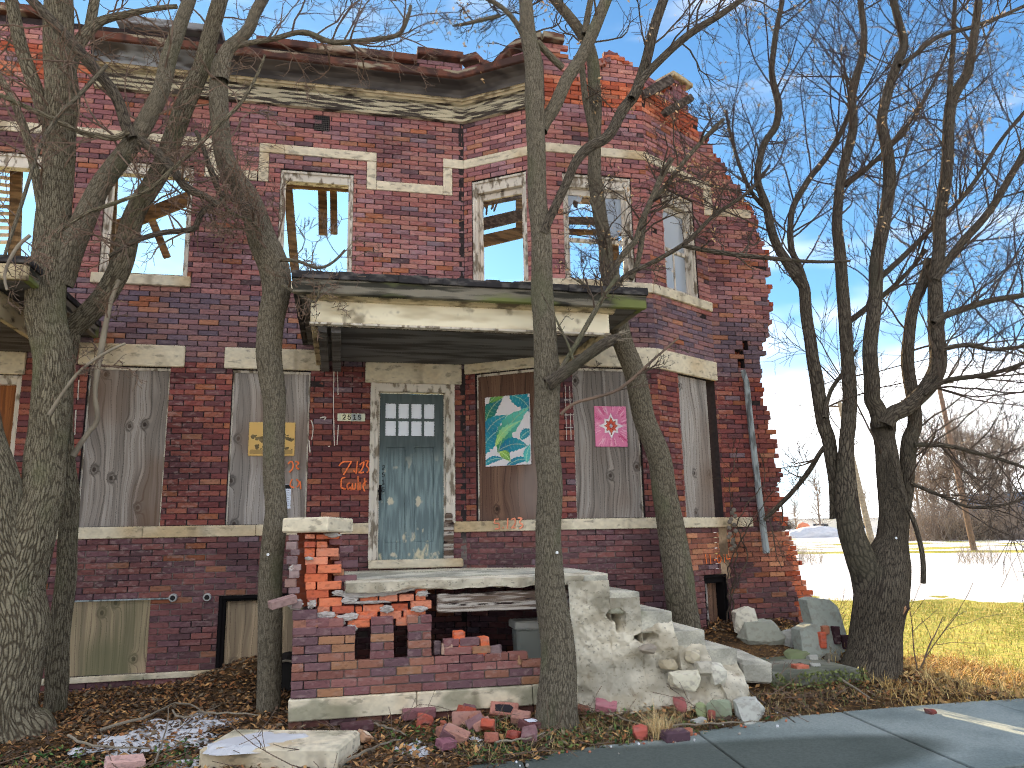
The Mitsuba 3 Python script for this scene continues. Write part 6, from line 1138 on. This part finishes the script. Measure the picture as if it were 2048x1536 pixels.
tag(add('brush_thicket', tw.mb.mesh(), 'twig_far', kind='stuff'), 'low brown brush along the foot of the far trees', 'brush')
tw = Twigs()
for i in range(160):
    x = frg.choice([frg.uniform(1556, 1640), frg.uniform(1905, 1985)]); p = polar(x, 1060, frg.uniform(37, 41)); tw.grow(p, [frg.normal(0, .3), frg.normal(0, .3), 1], frg.uniform(.35, .9), .008, 1, wig=.25, kids=3, spread=.5, sides=3)
tag(add('dry_weeds', tw.mb.mesh(), 'twig_pale', kind='stuff'), 'dry weed stalks standing in the snow across the field', 'weeds')
def pole(label, x, y, X2, Y2, r, h, mt):
    p = atz(x, y, -.1); p = p*np.array([1, 1, 0])+[0, 0, -.2]; t = at(X2, Y2, p[1]); d = unit(t-p); v, f = tube([p, p+d*h*.5, p+d*h], [r, r*.85, r*.7], 12); k = thing('utility_pole', label, 'pole'); add('post', (v, f), mt, k); q = p+d*(h-.5); m = MB(); m.box((q[0]-1.2, q[1]-.06, q[2]-.06), (q[0]+1.2, q[1]+.06, q[2]+.06), S(90, 78, 66)); m.add('crossarm', 'paint', k)
pole('grey leaning utility pole seen between the stems of the big tree', 1746, 1092, 1708, 930, .30, 14, 'twig_pale'); pole('brown utility pole standing in dry weeds at the right', 1949, 1104, 1905, 900, .19, 12, 'twig_red')
for x, r, w, h, lab in ((1632, 150, 11, 2.0, 'larger ploughed-up snow heap at the far end of the field'), (1584, 155, 8, 1.5, 'smaller snow heap left of the larger one, far away')):
    p = polar(x, 1060, r); s = trimesh.creation.icosphere(3); v = np.asarray(s.vertices); v = v*(1+.5*(meshkit.fbm(v*2+x, 4)-.5))[:, None]*[w/2, w/3, h]+p; tag(add('snow_heap', (v, s.faces), 'snow', smooth=True), lab, 'snow heap')
p = polar(1607, 1060, 165); m = MB(); s = trimesh.creation.icosphere(2); v = np.asarray(s.vertices); m.raw(v*(1+.4*(meshkit.fbm(v*2.5, 3)-.5))[:, None]*[1.5, 1.0, 1.3]+p+[0, 0, 1.5], s.faces, S(206, 128, 96)); tag(m.add('covered_stack', 'paint'), 'orange heap behind the far snow heaps', 'heap')
def shed(name, label, x, r, w, d, h, col, roofc):
    k = thing(name, label, 'building'); p = polar(x, 1060, r); m = MB(); m.box((p[0]-w/2, p[1], -.2), (p[0]+w/2, p[1]+d, h), col); m.add('wall', 'paint', k); m = MB(); m.box((p[0]-w/2-.3, p[1]-.3, h+.002), (p[0]+w/2+.3, p[1]+d+.3, h+.35), roofc); m.add('roof', 'paint', k)
    for i in range(3): m = MB(); a = p[0]-w*.35+i*w*.3; m.box((a, p[1]-.05, h*.35), (a+w*.12, p[1]-.004, h*.7), S(60, 66, 76)); m.add('window', 'paint', k)
shed('blue_shed', 'blue metal shed behind the brush at the right edge', 2066, 126, 6, 8, 5.6, S(58, 104, 158), S(80, 110, 150)); shed('low_building', 'long pale building far behind the snow heaps', 1640, 240, 40, 12, 4.2, S(226, 220, 212), S(206, 204, 202))
